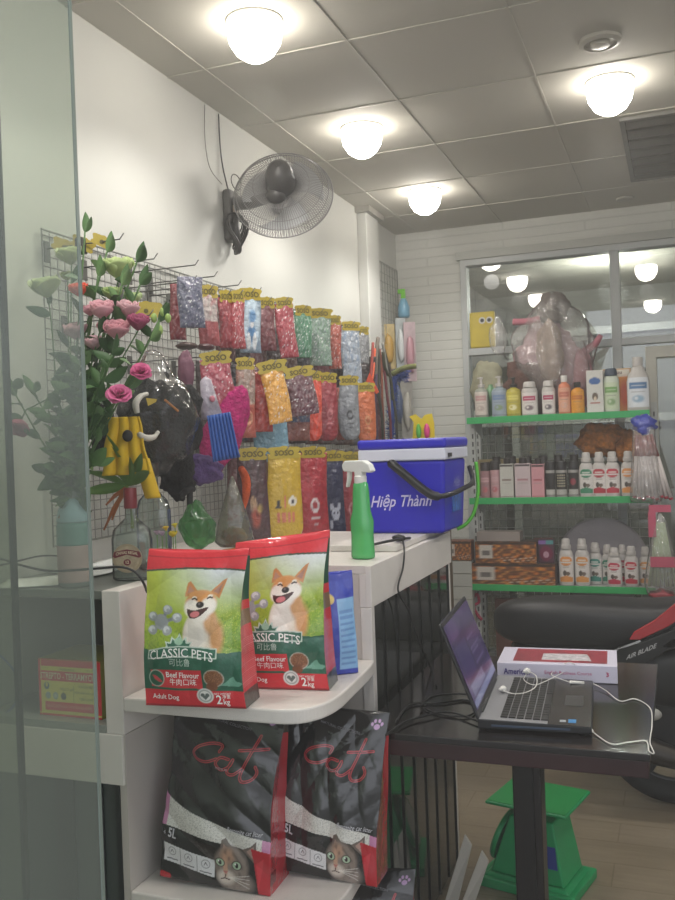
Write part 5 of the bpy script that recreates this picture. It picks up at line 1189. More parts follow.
# row 1
A_ = pack
A_(177, 284, 16, 340, '7a1f2a', 'plain', '000000', 'dark red pack behind the silver glittery one, top row', None, xd=-1.36)
A_(190, 277, 25, 328, '50546c', 'sparkle', '8c8498', 'silver-lilac glittery pack, first pack of the top row', None, t=.04)
A_(207, 286, 21, 346, 'a89c98', 'clear', 'a01c2c', 'clear pack with red garment below and yellow card, top row', xd=-1.32)
A_(225, 291, 15, 348, '8f2430', 'plain', '000000', 'narrow red pack left of the beaded one, top row', xd=-1.32)
A_(237, 291, 14, 349, '9a2836', 'sparkle', 'c98a8a', 'red pack with white speckles left of the light blue one, top row', xd=-1.29)
A_(249, 289, 23, 353, '7f93a4', 'oval', '000000', 'light blue and white pack with a yellow card, top row', 'wide')
A_(266, 298, 17, 351, '6a2830', 'plain', '000000', 'dull maroon pack right of the light blue one, top row', xd=-1.33)
A_(283, 298, 19, 358, '9c2434', 'sparkle', 'cf7f88', 'shiny crimson pack, widest red one in the top row', xd=-1.29, ry=-4)
A_(302, 306, 18, 358, '3f7f5c', 'sparkle', 'a9c0b0', 'green foil pack, left of the silver-green one, top row')
A_(319, 309, 23, 366, '7f9488', 'sparkle', '3f8a4c', 'wide silver-green patterned pack with double card, top row', 'wide', headw=1.1)
A_(334, 316, 13, 369, 'a8442f', 'sparkle', 'c9857a', 'narrow orange-red pack with yellow card, top row')
A_(350, 322, 21, 386, '98a2ae', 'sparkle', '5f7fa4', 'tall silver-blue crinkled pack, top row')
A_(362, 327, 13, 364, '7f8184', 'sparkle', 'b0b0b0', 'short grey pack at the pillar end, top row')
# row 2
A_(214, 352, 31, 410, '9a2a40', 'sparkle', 'd0909a', 'crimson speckled pack with wide yellow card, left in the middle row', 'wide', xd=-1.24, ry=-6)
CANDY = A_(244, 358, 20, 438, '8a7468', 'clear', 'a8402c', 'clear pack with red and white candy ring, middle row', xd=-1.27, t=.03)
A_(268, 374, 36, 462, '7a9cae', 'clear', '6a94a8', 'big pale blue pack hanging under the orange-yellow one, middle row', None, xd=-1.27)
A_(262, 372, 20, 432, 'a02c24', 'plain', '000000', 'red pack squeezed behind the orange-yellow one, middle row', None, xd=-1.25)
A_(270, 361, 24, 424, 'cf9430', 'sparkle', 'e8c070', 'orange-yellow pack tilting right under a wide card, middle row', 'wide', xd=-1.21, ry=-9, headw=1.25)
A_(297, 400, 27, 441, '3c4a66', 'clear', '8a4a34', 'dark blue patterned pack below the black-red one, middle row', None, xd=-1.26)
A_(297, 367, 29, 416, '5a2430', 'sparkle', '9a9090', 'dark crimson and black shiny pack, middle row', 'wide', xd=-1.22, ry=-8)
A_(312, 371, 18, 441, 'd8442c', 'plain', 'ffffff', 'bright orange-red pack, middle row', xd=-1.24, rnd_bot=True)
A_(326, 373, 22, 441, '962c38', 'mark', 'c47a80', 'crimson pack with pink lettering, middle row', xd=-1.24, rnd_bot=True)
A_(339, 388, 9, 440, 'a0402f', 'plain', '000000', 'narrow rusty pack squeezed beside the grey one, middle row', None, xd=-1.27)
A_(348, 376, 21, 440, '84888e', 'mark', '33333a', 'grey pack with dark printed figure, middle row', xd=-1.22, rnd_bot=True)
A_(365, 383, 20, 444, 'c46434', 'mark', 'dc9a6a', 'orange pack with pale lettering at the pillar end, middle row', xd=-1.22, rnd_bot=True)
# row 3
A_(252, 448, 30, 545, '3f1a20', 'figures', '9a3a22', 'dark maroon pack with a dancing figure print, bottom row', xd=-1.22)
A_(283, 447, 36, 542, 'bd9c22', 'letters', 'c4605c', 'mustard yellow pack with large printed letters, bottom row', 'wide', xd=-1.19, rnd_bot=True, headw=.9)
A_(312, 447, 30, 543, 'a51f2c', 'mark', 'd4c8c8', 'red pack with white printed mark, bottom row', 'wide', xd=-1.19, rz=40, headw=.85)
A_(332, 451, 24, 546, '20244a', 'bear', 'c4c8d8', 'navy pack with a white bear face, bottom row', 'wide', xd=-1.2)
A_(349, 452, 22, 547, '942836', 'mark', 'c88a90', 'maroon pack with pink print right of the navy one, bottom row', 'wide', xd=-1.2)
# second layer filling each row, further back on the hooks
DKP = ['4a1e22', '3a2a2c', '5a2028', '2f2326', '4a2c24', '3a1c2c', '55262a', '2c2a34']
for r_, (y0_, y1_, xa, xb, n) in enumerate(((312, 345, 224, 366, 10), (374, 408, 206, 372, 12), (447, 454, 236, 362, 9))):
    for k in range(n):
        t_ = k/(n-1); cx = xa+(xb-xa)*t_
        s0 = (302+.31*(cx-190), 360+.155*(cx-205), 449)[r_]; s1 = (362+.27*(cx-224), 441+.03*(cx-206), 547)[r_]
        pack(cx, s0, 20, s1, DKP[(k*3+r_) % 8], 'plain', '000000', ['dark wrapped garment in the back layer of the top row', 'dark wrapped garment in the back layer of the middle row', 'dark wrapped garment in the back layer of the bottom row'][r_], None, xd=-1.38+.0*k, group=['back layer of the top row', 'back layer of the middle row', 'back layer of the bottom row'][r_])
# yellow cards at the top left hook
for k, (px, py, rx, lb) in enumerate([(90, 233, .04, 'yellow card on the nearest hook, at the very top left'), (103, 243, .038, 'yellow card hanging in the middle of the top left hook'), (115, 248, .034, 'yellow card at the tip side of the top left hook'), (146, 311, .05, 'yellow card with a dark dot beside the dark pink bud')]):
    p = at(px, py, 'x', -1.33+.02*k)
    if k == 3: hook((p.x+.02, p.y, p.z+.0), 'wire hook above the yellow card with a dark dot')
    if k < 3: p = Vector((-1.47+.058*k, 1.934, 1.934))
    o = thing('yellow_tag', p, lb, 'tag', None, R(35), 0, R(25 if k < 3 else 0))
    MB().prism([(x*rx*1.5, (z-.5)*rx) for x, z in HP], -.001, .001, ax='y').build('card', YH, o)
    MB().tube([(0, -.0012, 0), (0, -.002, 0)], .006, 12).build('printed_dot', BK, o)
o = tag(MB().box(-.014, .014, -.012, .012, -.03, .012).build('dark_clip', M('3a3a38', .5), None, bevel=.004), 'small dark clip at the top of the nearest hook', 'clip'); o.location = (at(80, 229, 'y', 1.934).x, 1.934, 1.94)
# dark red folded things between rows (left)
for k, (px, py, w_, h_, col, lb) in enumerate([(187, 346, 26, 8, '38211c', 'dark brown folded pack end above the crinkled film'), (206, 347, 20, 8, '4a2228', 'dark wine folded pack end beside the brown one')]):
    p = at(px, py, 'x', -1.3); o = MB().ell((0, 0, 0), w_*.0025/2, .03, h_*.0026/2, 20, 12, disp=.05, seed=k).build('folded_pack', M(col, .4, coat=.6), None, smooth=True); o.location = p; tag(o, lb, 'packet')

# ============================================================ COSTUMES ON THE LEFT
def cblob(name, m, px, py, wpx, hp_, x, label, cat, dep=.09, disp=.06, seed=1, rot=None, n=36, parent=None, my=26):
    p = at(px, py, 'x', x); k_ = (p.y*.935+.35*abs(p.x))/900
    o = (MB().crump((0, 0, 0), wpx*k_/2, dep/2, hp_*k_/2, seed=seed, amp=.15, top=.6) if 'bag' in name else MB().ell((0, 0, 0), wpx*k_/2, dep/2, hp_*k_/2, n, my, disp=disp, seed=seed, rot=rot)).build(name, m, parent, smooth=True); o.location = p; o.rotation_euler.z = R(38)
    if label: tag(o, label, cat)
    return o
BF = mat('black_fur', '1a191a', .85, noise=.3, nscale=60, bump=1, bscale=120)
o = cblob('black_costume', BF, 160, 430, 82, 100, -1.27, 'bulky black furry costume with white horns in clear wrapping', 'pet costume', disp=.09, seed=3, dep=.12)
def child_at(o, px, py, x):
    v = at(px, py, 'x', x)-o.location; v.rotate(o.rotation_euler.to_matrix().inverted()); return v
for nm, q in (('horn', [(137, 413), (136, 403), (141, 396), (147, 394)]), ('horn', [(139, 434), (146, 438), (154, 437), (158, 432)])):
    qq = smooth([child_at(o, a_, b_, -1.185) for a_, b_ in q], 5)
    MB().tube(qq, [.0025+.0055*math.sin(min(1, .25+i/len(qq))*math.pi*.85) for i in range(len(qq))], 10).build(nm, M('b9b6ac', .5), o, smooth=True)
MB().hexa([child_at(o, 148, 406, -1.18), child_at(o, 156, 402, -1.18), child_at(o, 156, 402, -1.2), child_at(o, 148, 406, -1.2)], [child_at(o, 146, 398, -1.18), child_at(o, 157, 399, -1.18), child_at(o, 157, 399, -1.2), child_at(o, 146, 398, -1.2)]).build('yellow_ear_patch', M('a8923a', .6), o)
MB().tube([child_at(o, 165, 400, -1.185), child_at(o, 178, 411, -1.185)], .003, 8).build('orange_cord', M('a86a2c', .5), o)
cblob('black_costume', BF, 176, 478, 32, 38, -1.27, 'smaller black furry costume end dangling under the bulky one', 'pet costume', disp=.12, seed=5, dep=.06)
cblob('black_costume', BF, 104, 432, 24, 62, -1.30, 'black furry piece half hidden behind the yellow costume', 'pet costume', disp=.08, seed=8, dep=.05)
p = at(190, 487, 'x', -1.24); q_ = at(190, 517, 'x', -1.24)
tag(MB().tube([p+Vector((0, 0, .02)), q_], .0085, 10).build('black_strap', M('1b1b1b', .7), None), 'straight black strap hanging down towards the green bag', 'strap')
tag(MB().tube(smooth([at(180, 497, 'x', -1.24), at(186, 491, 'x', -1.23), at(193, 489, 'x', -1.24)], 4), .009, 8).build('black_loop', BF, None, smooth=True), 'short curled black tuft beside the hanging strap', 'strap')
# yellow costume
YC = mat('yellow_cloth', 'c4a21c', .8, noise=.08, bump=.2)
o = thing('yellow_costume', at(124, 417, 'x', -1.22), 'yellow folded costume with a black spot hanging behind the flowers', 'pet costume', None, R(35))
k_ = .00262
MB().grid(30, 30, lambda u, v: ((u-.5)*(26+16*v)*k_+.002*math.sin(9*v), -.02*abs(math.sin(u*math.pi*3.2+.6*v))*(.4+v*.6), -v*52*k_)).build('hood', YC, o, smooth=True, solid=.004)
MB().grid(10, 16, lambda u, v: ((u-.5)*13*k_+(14+9*v)*k_, -.014*math.sin(u*math.pi), (-38-36*v)*k_)).build('hanging_flap', YC, o, smooth=True, solid=.004)
MB().ell((.006, -.027, -.045), .012, .004, .014, 16, 10).build('black_spot', M('1e1c18', .7), o, smooth=True)
# princess dress
o = thing('blue_dress_costume', at(205, 377, 'x', -1.20), 'clear-wrapped doll dress costume with a pleated blue skirt', 'pet costume', None, R(42), 0, R(-8))
MB().grid(36, 10, lambda u, v: ((u-.5)*(24+4*v)*k_+.012, -.006*(1+math.cos(u*2*math.pi*7))-.02, (-40-48*v)*k_)).build('pleated_skirt', M('2c56a0', .5, coat=.5), o, smooth=True, solid=.003)
MB().lathe([(.004, 0), (.016, -.01), (.022, -.06), (.030, -.11), (.024, -.115)], 24, sy=.6).build('pale_bodice', mat('printed_bodice', '9a929e', .4, coat=.8, noise=.35, nscale=30, bump=.6), o, smooth=True)
MB().ell((.004, -.022, -.062), .008, .004, .009, 12, 8).build('pink_bow', M('b06a78', .5), o, smooth=True)
MF = mat('magenta_fur', 'a01c60', .85, noise=.25, nscale=50, bump=1, bscale=90)
o = cblob('magenta_costume', MF, 224, 430, 40, 96, -1.23, 'magenta furry costume arching behind the blue skirt', 'pet costume', disp=.04, seed=12, dep=.07, rot=Matrix.Rotation(R(22), 3, 'Y'))
cblob('purple_costume', mat('purple_fur', '54406e', .85, noise=.3, bump=1, bscale=90), 203, 470, 40, 30, -1.23, 'dull purple furry hem below the blue skirt', 'pet costume', disp=.08, seed=2, dep=.06)
cblob('rose_costume', M('6e4656', .6, bump=.5), 186, 372, 16, 42, -1.27, 'pinkish sleeve left of the pale bodice', 'pet costume', disp=.05, seed=9, dep=.04)
q = smooth([at(241, 468, 'x', -1.2), at(246, 480, 'x', -1.2), at(246, 496, 'x', -1.2), at(243, 511, 'x', -1.2)], 6)
tag(MB().tube(q, [.006+.007*math.sin(math.pi*min(1, .15+i/len(q))) for i in range(len(q))], 12).build('orange_tail', mat('orange_fur_tail', 'b0481e', .8, noise=.3, bump=.8, bscale=90), None, smooth=True), 'curved orange and white furry tail beside the magenta costume', 'pet costume')
q = [at(246+5*math.cos(t), 418+7*math.sin(t), 'x', -1.215) for t in [2*math.pi*i/20 for i in range(20)]]
bpy.context.view_layer.update(); iv = CANDY.matrix_world.inverted(); MB().tube([iv @ v_ for v_ in q], .007, 8, closed=True).build('candy_ring', mat('candy_stripe', 'b8806a', .4, noise=.5, nscale=70), CANDY, smooth=True)
# crinkled film over the black costume
cf = film_mat('bright_crinkled_film', refl=.02, veil=.035, veilc='cfcfca', rough=.10, bump=.5, bscale=9, fres=1.22)
o = cblob('clear_film_bag', cf, 156, 412, 86, 130, -1.235, 'large clear crinkled film bag around the black costume', 'bag', disp=.05, seed=21, dep=.2)
# green & clear bags low down
o = cblob('green_plastic_bag', film_mat('green_film', '9fd0a0', refl=.04, veil=.16, veilc='5aa060', rough=.2, bump=.8, bscale=22), 197, 525, 40, 52, -1.2, 'translucent green plastic bag behind the dog food bags', 'bag', disp=.08, seed=15, dep=.09)
o = thing('clear_plastic_bag', at(232, 476, 'x', -1.16), 'clear cone-shaped plastic bag hanging left of the maroon pack', 'bag', None, R(30))
MB().lathe([(.003, 0), (.02, -.05), (.042, -.12), (.055, -.18), (.04, -.195)], 28, sy=.6).build('film', film_mat('grey_film', 'd8d8d0', refl=.06, veil=.28, veilc='8f8f80', rough=.15, bump=.8), o, smooth=True)
MB().ell((0, 0, -.165), .035, .02, .025, 16, 10, disp=.06).build('olive_contents', M('6a6030', .6), o, smooth=True)
o = tag(MB().ell((0, 0, 0), .06, .04, .014, 24, 10, disp=.05).build('orange_packet', M('cf7a1e', .5, coat=.5), None, smooth=True), 'flat orange packet lying behind the dog food bags', 'packet'); o.location = at(240, 549, 'y', 2.2); o.location.z = ZT+.015
# ============================================================ LEASHES
hook((-1.35, at(381, 345, 'x', -1.36).y, at(381, 345, 'x', -1.36).z-.01), 'wire hook carrying the bunch of leashes')
lc = [('8f2f22', 370, 'rust red'), ('d8562c', 372, 'bright orange'), ('3f2a4a', 377, 'dark purple'), ('2a2a22', 381, 'black'), ('7a3a1e', 384, 'brown'), ('6a2430', 389, 'wine red'), ('8a8a84', 391, 'grey'), ('34342c', 395, 'olive black')]
for k, (col, px, nm) in enumerate(lc):
    a_, b_, c_ = at(373+k*1.6, 343+6*(k % 3), 'x', -1.36), at(px-2, 395, 'x', -1.34), at(px+(k % 2)*2, 441, 'x', -1.34)
    q = smooth([a_, (a_+b_)/2+Vector((.004, 0, 0)), b_, (b_+c_)/2+Vector((.006*(k % 2), 0, 0)), c_], 5)
    o = thing('dog_leash', (0, 0, 0), nm+' dog leash in the bunch hanging left of the blue tinsel', 'leash')
    MB().tube(q, .007, 8).build('strap', M(col, .55), o, smooth=True)
    MB().tube([q[-1], q[-1]+Vector((0, 0, -.03))], .006, 8).build('metal_clasp', M('8a8a86', .3, metal=.7), o, smooth=True)
o = thing('dog_harness', at(366, 372, 'x', -1.33), 'orange triangular harness at the top of the leash bunch', 'harness', None, R(45))
MB().prism([(-.0, .0), (.045, -.09), (.03, -.1), (0, -.06), (-.03, -.1), (-.04, -.08)], -.004, .004, ax='y').build('strap', M('cf4a26', .5), o, bevel=.002); o.location.y += .05
tag(MB().tube(smooth([at(378, 338, 'x', -1.36), at(376, 360, 'x', -1.35), at(376, 395, 'x', -1.35)], 5), .010, 8).build('grey_sash', M('6c6258', .7), None, smooth=True), 'grey-brown cloth strap topping the leash bunch', 'strap')
q = smooth([at(383, 352, 'x', -1.34), at(385, 368, 'x', -1.34), at(391, 382, 'x', -1.34), at(393, 400, 'x', -1.34)], 5)
tag(MB().tube(q, .008, 8).build('curved_band', M('3a3a20', .6), None, smooth=True), 'dark olive curved band right of the grey cloth strap', 'strap')
# corner goods
o = thing('spray_bottle', at(404, 318, 'y', 4.95), 'small blue spray bottle with lime green head in the far corner', 'spray bottle')
MB().lathe([(.025, -.0), (.034, .01), (.034, .06), (.02, .10), (.014, .11)], 20).build('bottle', M('6a9ab4', .3), o, smooth=True)
MB().box(-.012, .012, -.01, .01, .11, .15).box(-.03, .012, -.008, .008, .14, .165).build('spray_head', M('6fc02c', .4), o, bevel=.003)
for k, (px, py, w_, h_, col, lb) in enumerate([(377, 322, 12, 34, 'a8606a', 'pink carded toy on the corner grid'), (388, 324, 14, 46, 'b3a070', 'beige carded toy on the corner grid'), (400, 318, 10, 52, '9aa0a0', 'grey blister pack in the corner under the spray bottle'), (409, 322, 12, 60, 'a89498', 'pale rose blister pack, outermost in the corner'), (398, 372, 12, 60, '6a6c66', 'grey-green blister pack hanging lower in the corner'), (406, 380, 12, 58, '8f8c86', 'pale blister pack hanging lowest in the corner'), (386, 348, 12, 40, '8a8078', 'brownish pack on the lower corner grid')]):
    p = at(px, py, 'y', 4.88); kk = 5.0/900
    o = thing('blister_pack', p, lb, 'toy pack', None, R(25))
    MB().box(-w_*kk/2, w_*kk/2, -.002, .002, -h_*kk, 0).build('backing_card', M(col, .6, noise=.2, nscale=30), o, bevel=.001)
    MB().ell((0, -.012, -h_*kk*.55), w_*kk*.36, .016, h_*kk*.32, 14, 10, disp=.05, seed=k).build('packed_toy', M(['b04a58', 'b08a3a', 'b8bcbc', 'a87a84', '3a4a6a', 'a8a49a', '5c4a44'][k], .4, coat=.8, bump=.4), o, smooth=True)
def tin(name, pts, r_, lb):
    o = MB(); q = smooth(pts, 10); g_ = random.Random(4)
    o.tube(q, r_*.5, 8)
    for i in range(0, len(q)*14):
        a_ = q[i % len(q)]; d_ = Vector((g_.gauss(0, 1), g_.gauss(0, 1), g_.gauss(0, 1))).normalized()*r_
        b_ = Vector(a_)+Vector((g_.uniform(-.01, .01), 0, g_.uniform(-.02, .02))); e_ = d_.orthogonal().normalized()*.002
        o.add([b_-e_, b_+e_, b_+d_+e_, b_+d_-e_], [(0, 1, 2, 3)])
    return tag(o.build(name, M('2c4a9c', .2, metal=.3), None), lb, 'garland')
tin('blue_tinsel', [at(406, 374, 'y', 4.5), at(398, 376, 'y', 4.5), at(393, 386, 'y', 4.5), at(392, 410, 'y', 4.5), at(391, 438, 'y', 4.5)], .03, 'shiny blue tinsel garland hanging in the corner')
tag(MB().tube(smooth([at(392, 374, 'y', 4.48), at(404, 368, 'y', 4.48), at(416, 366, 'y', 4.48)], 5), .014, 8).build('twisted_roll', M('6c7040', .6, noise=.3), None, smooth=True), 'olive twisted roll lying over the blue tinsel', 'rope')
o = thing('toy_card', at(424, 438, 'y', 3.9), 'yellow M-shaped card with green and pink toys behind the cooler lid', 'toy pack')
kk = 4.05/900
MB().prism([(x*kk, z*kk) for x, z in [(-12, -4), (-10, 16), (-14, 22), (-8, 24), (-2, 19), (2, 23), (9, 24), (11, 14), (11, -4)]], -.002, .002, ax='y').build('card', M('c9b41e', .5), o)
MB().ell((-.02, -.014, .03), .012, .012, .035, 12, 8).build('green_toy', M('4fa040', .4), o, smooth=True)
MB().ell((.018, -.014, .03), .014, .012, .035, 12, 8).build('pink_toy', M('c43a78', .4), o, smooth=True)
# standing support under the toy card is the carton stack behind the cooler
o = tag(MB().box(-.08, .08, -.06, .06, 0, at(424, 438, 'y', 3.9).z-.03).build('cardboard_stack', M('5a4c3c', .7), None, bevel=.004), 'tall brown carton standing behind the blue cooler', 'box'); o.location = (at(424, 438, 'y', 3.9).x, 3.965, 0)
# ============================================================ VASE, BOTTLES, FLOWERS
VZ = ZT
vp = at(77, 594, 'z', ZT); vp = Vector((vp.x-.075, 1.70, ZT)); VS = 1.1
o = thing('flower_vase', vp+Vector((0, 0, .0006)), 'cloudy pale plastic bottle vase with teal band holding the bouquet', 'vase')
CL = film_mat('cloudy_plastic', 'c8d4d2', refl=.04, veil=.55, veilc='a3adaa', rough=.2)
MB().lathe([(.030, 0), (.034, .004), (.034, .085), (.033, .125), (.028, .15), (.018, .172), (.016, .185), (.018, .187)], 32).build('bottle', CL, o, smooth=True)
MB().lathe([(.0345, .082), (.0348, .084), (.0345, .118), (.033, .126), (.0325, .1255)], 32).build('teal_band', M('5f8a86', .4), o, smooth=True)
MB().lathe([(.0347, .01), (.0349, .012), (.0349, .08), (.0347, .081)], 32).build('paper_label', M('a88f8c', .5, noise=.2, nscale=25), o, smooth=True)
MB().hexa([(-.014, -.031, .136), (.008, -.031, .130), (.008, -.029, .130), (-.014, -.029, .136)], [(-.010, -.028, .146), (.012, -.028, .140), (.012, -.026, .140), (-.010, -.026, .146)]).build('brown_tag', M('7a4c34', .5), o)
MB().lathe([(.016, .176), (.030, .15), (.034, .128), (.0335, .127)], 24).build('blue_wrap', M('8fb0bc', .5), o, smooth=True)
for c_ in list(bpy.data.objects):
    if c_.parent == o: c_.scale = (1.12, 1.12, 1.16)
CG = film_mat('clear_bottle_glass', 'dfe6e2', refl=.07, veil=.07, veilc='b8c0bc', rough=.03)
bp_ = at(127, 581, 'z', ZT)
o = thing('liquor_bottle', Vector((bp_.x+.004, bp_.y+.02, ZT+.0006)), 'clear empty glass bottle with round red and cream label near the end panel', 'bottle', None, R(12))
MB().lathe([(.040, 0), (.044, .004), (.044, .085), (.040, .105), (.024, .120), (.013, .130), (.0115, .175), (.013, .18)], 32, sy=.62).build('bottle', CG, o, smooth=True)
MB().lathe([(.0135, .15), (.0138, .152), (.0138, .19), (.012, .193)], 20).build('red_cap', M('7a2a30', .35), o, auto=40)
lm = MB().prism([(.032*math.cos(2*math.pi*k/32), .048+.030*math.sin(2*math.pi*k/32)) for k in range(32)], -.0285, -.0275, ax='y').build('round_label', M('9c9078', .5), o)
MB().prism([(.027*math.cos(2*math.pi*k/32), .048+.025*math.sin(2*math.pi*k/32)) for k in range(32)], -.0290, -.0284, ax='y').build('label_centre', M('a89c84', .5, noise=.2, nscale=120), lm)
MB().prism([(-.031, .052), (-.027, .062), (0, .067), (.027, .062), (.031, .052), (.026, .049), (0, .056), (-.026, .049)], -.0296, -.0289, ax='y').build('label_banner', M('6a2030', .5), lm)
text('CHIVAS REGAL', .0085, M('d8ccb0', .5), lm, lambda a, b: (a, -.0303, .0602-6*a*a+b), wide=.85, bold=.02)
MB().prism([(.008*math.cos(2*math.pi*k/20), .040+.0065*math.sin(2*math.pi*k/20)) for k in range(20)], -.0296, -.0289, ax='y').build('label_seal', M('6a2030', .5), lm)
text('12', .009, M('d8ccb0', .5), lm, lambda a, b: (a, -.0303, .040+b), bold=.03)
bp2 = at(148, 572, 'z', ZT)
for c_ in list(bpy.data.objects):
    if c_.parent == o: c_.scale = (1.12, 1.12, 1.12)
o = thing('glass_bottle', Vector((bp2.x-.01, bp2.y+.05, ZT+.0006)), 'taller clear glass bottle with dark cap and blue back, behind the labelled one', 'bottle')
MB().lathe([(.044, 0), (.048, .004), (.048, .15), (.040, .175), (.020, .195), (.015, .205), (.0145, .245), (.016, .25)], 32, sy=.62).build('bottle', CG, o, smooth=True)
MB().lathe([(.017, .235), (.0175, .237), (.0175, .268), (.015, .27)], 20).build('dark_cap', M('2c201c', .5), o, auto=40)
MB().box(.030, .036, .018, .022, .05, .15).build('blue_strip', M('2a4a9c', .4), o)
# flowers
LG = mat('leaf_green', '3c5c34', .5, noise=.2, nscale=20); SG = mat('stem_green', '4a6a3a', .55)
def leafm(mb, p, d, L_, w_, curl=.25, seed=0):
    d = Vector(d).normalized(); rr_ = random.Random(int(abs(p[0]*7919+p[2]*104729+d.x*1299)*1000) % 99991); s = d.cross(Vector((rr_.uniform(-.6, .6), 1, rr_.uniform(-.3, .5))));
    if s.length < .05: s = Vector((1, 0, 0))
    s.normalize(); n_ = s.cross(d).normalized(); p = Vector(p)
    def f(u, v):
        wv = w_*math.sin(math.pi*min(1, v*.96+.02))**.8*(1-.25*v)
        return p+d*(L_*v)+s*((u-.5)*wv)+n_*(-curl*L_*v*v+abs(u-.5)*wv*.35)
    mb.grid(4, 8, f)
def petals(mb, c, ax, r_, seed, open_=1.0):
    if open_ < .8 and r_ > .013: return cup(mb, c, ax, r_*.62, seed, open_)
    g_ = random.Random(seed); r_ = r_*1.0; q = Vector(ax).to_track_quat('Z', 'Y').to_matrix(); c = Vector(c)
    for ring, (n, rr, tilt, hh) in enumerate(((5, 1.0, 58*open_, 1.0), (5, .8, 40*open_, 1.0), (4, .6, 22*open_, .9), (3, .36, 8, .75))):
        for k in range(n):
            a_ = 2*math.pi*(k+.5*ring)/n+g_.uniform(-.2, .2); ti = R(tilt+g_.uniform(-8, 8)); L_ = r_*hh*(1.0 if ring < 2 else .9)
            def f(u, v):
                t = a_+(u-.5)*(1.5-.1*ring)*(.35+.9*math.sin(v*2.2)); rad = .12*r_+L_*math.sin(ti)*v*(1-.05*math.cos(u*12)*v)+.10*r_*v**3
                z = L_*math.cos(ti)*v-.10*r_*v**3*(1 if ring < 2 else 0)+.05*r_*math.sin(u*9+k)*v*v
                return c+q @ Vector((rad*math.cos(t), rad*math.sin(t), z-.35*r_))
            mb.grid(6, 6, f)
def cup(mb, c, ax, r_, seed, open_):
    g_ = random.Random(seed); q = Vector(ax).to_track_quat('Z', 'Y').to_matrix(); c = Vector(c)
    for ring, (n, rr, hh) in enumerate(((5, 1.0, 1.25), (5, .84, 1.3), (4, .64, 1.28), (4, .44, 1.2), (3, .22, 1.1))):
        for k in range(n):
            a_ = 2*math.pi*(k+.5*ring)/n+g_.uniform(-.25, .25); j_ = g_.uniform(.9, 1.1); lip = g_.uniform(.05, .3) if ring < 2 else 0
            def f(u, v):
                t = a_+(u-.5)*1.7*(.4+.8*math.sin(v*2.0)); top = 1-.22*abs(u-.5)**1.5*4*v
                rad = r_*rr*j_*(math.sin(min(1.0, v*1.25)*1.5)+lip*max(0, v-.6)*2.2); z = r_*hh*1.25*(v**1.15)*top-.6*r_
                return c+q @ Vector((rad*math.cos(t), rad*math.sin(t), z+.04*r_*math.sin(u*11+k)))
            mb.grid(6, 7, f)
vn = Vector((vp.x, vp.y, ZT+.21))
FL = [  # px, py, radius px, colour, openness, depth y, stem?, label
 (70, 258, 12, 'b5c08c', 1.0, 1.78, 'pale green bloom at the top of the bouquet behind the glass edge'),
 (46, 290, 14, 'b9c698', 1.15, 1.76, 'pale green bloom leaning far left in front of the wall'),
 (118, 271, 14, 'b3c386', 1.0, 1.80, 'large cream-green bloom top right under the pointed leaf'),
 (113, 296, 9, '9cb070', .3, 1.77, 'closed green bud in the middle of the bouquet top'),
 (134, 300, 8, 'a9bb84', .5, 1.82, 'small cream-green bud right of the closed green bud'),
 (67, 277, 6, '9aa860', .3, 1.82, 'tiny green bud left beneath the top bloom'),
 (79, 292, 9, 'd4553f', .7, 1.72, 'coral red bloom cut by the glass edge'),
 (102, 313, 12, 'c8939c', 1.0, 1.70, 'light pink bloom right of the glass edge, largest pale pink'),
 (90, 312, 7, 'c58d98', .7, 1.72, 'small light pink bloom touching the largest pale pink one'),
 (128, 312, 11, 'cba0a6', .9, 1.74, 'whitish pink half-open bloom beside the dark pink bud'),
 (138, 325, 10, '934060', .35, 1.72, 'dark pink bud pointing right'),
 (117, 333, 12, 'c78c96', .9, 1.70, 'pink and white bloom below the largest pale pink one'),
 (105, 329, 7, 'c78c96', .5, 1.73, 'small pink bud between two pale pink blooms'),
 (76, 334, 11, 'c399a0', .9, 1.72, 'pale pink bloom behind the glass at the left'),
 (94, 345, 9, 'c8a2a8', .6, 1.71, 'whitish pink bloom just right of the glass edge, lowest pale one'),
 (141, 371, 11, 'b84c7a', 1.1, 1.68, 'deep rose bloom at the right, upper of the two'),
 (119, 394, 13, 'bd5884', 1.15, 1.66, 'large deep rose bloom at the right, lower of the two'),
 (20, 424, 10, '9c5066', 1.1, 1.70, 'drooping dusty pink bloom at the far left'),
 (122, 222, 0, 'b5c08c', 1, 1.8, '')]
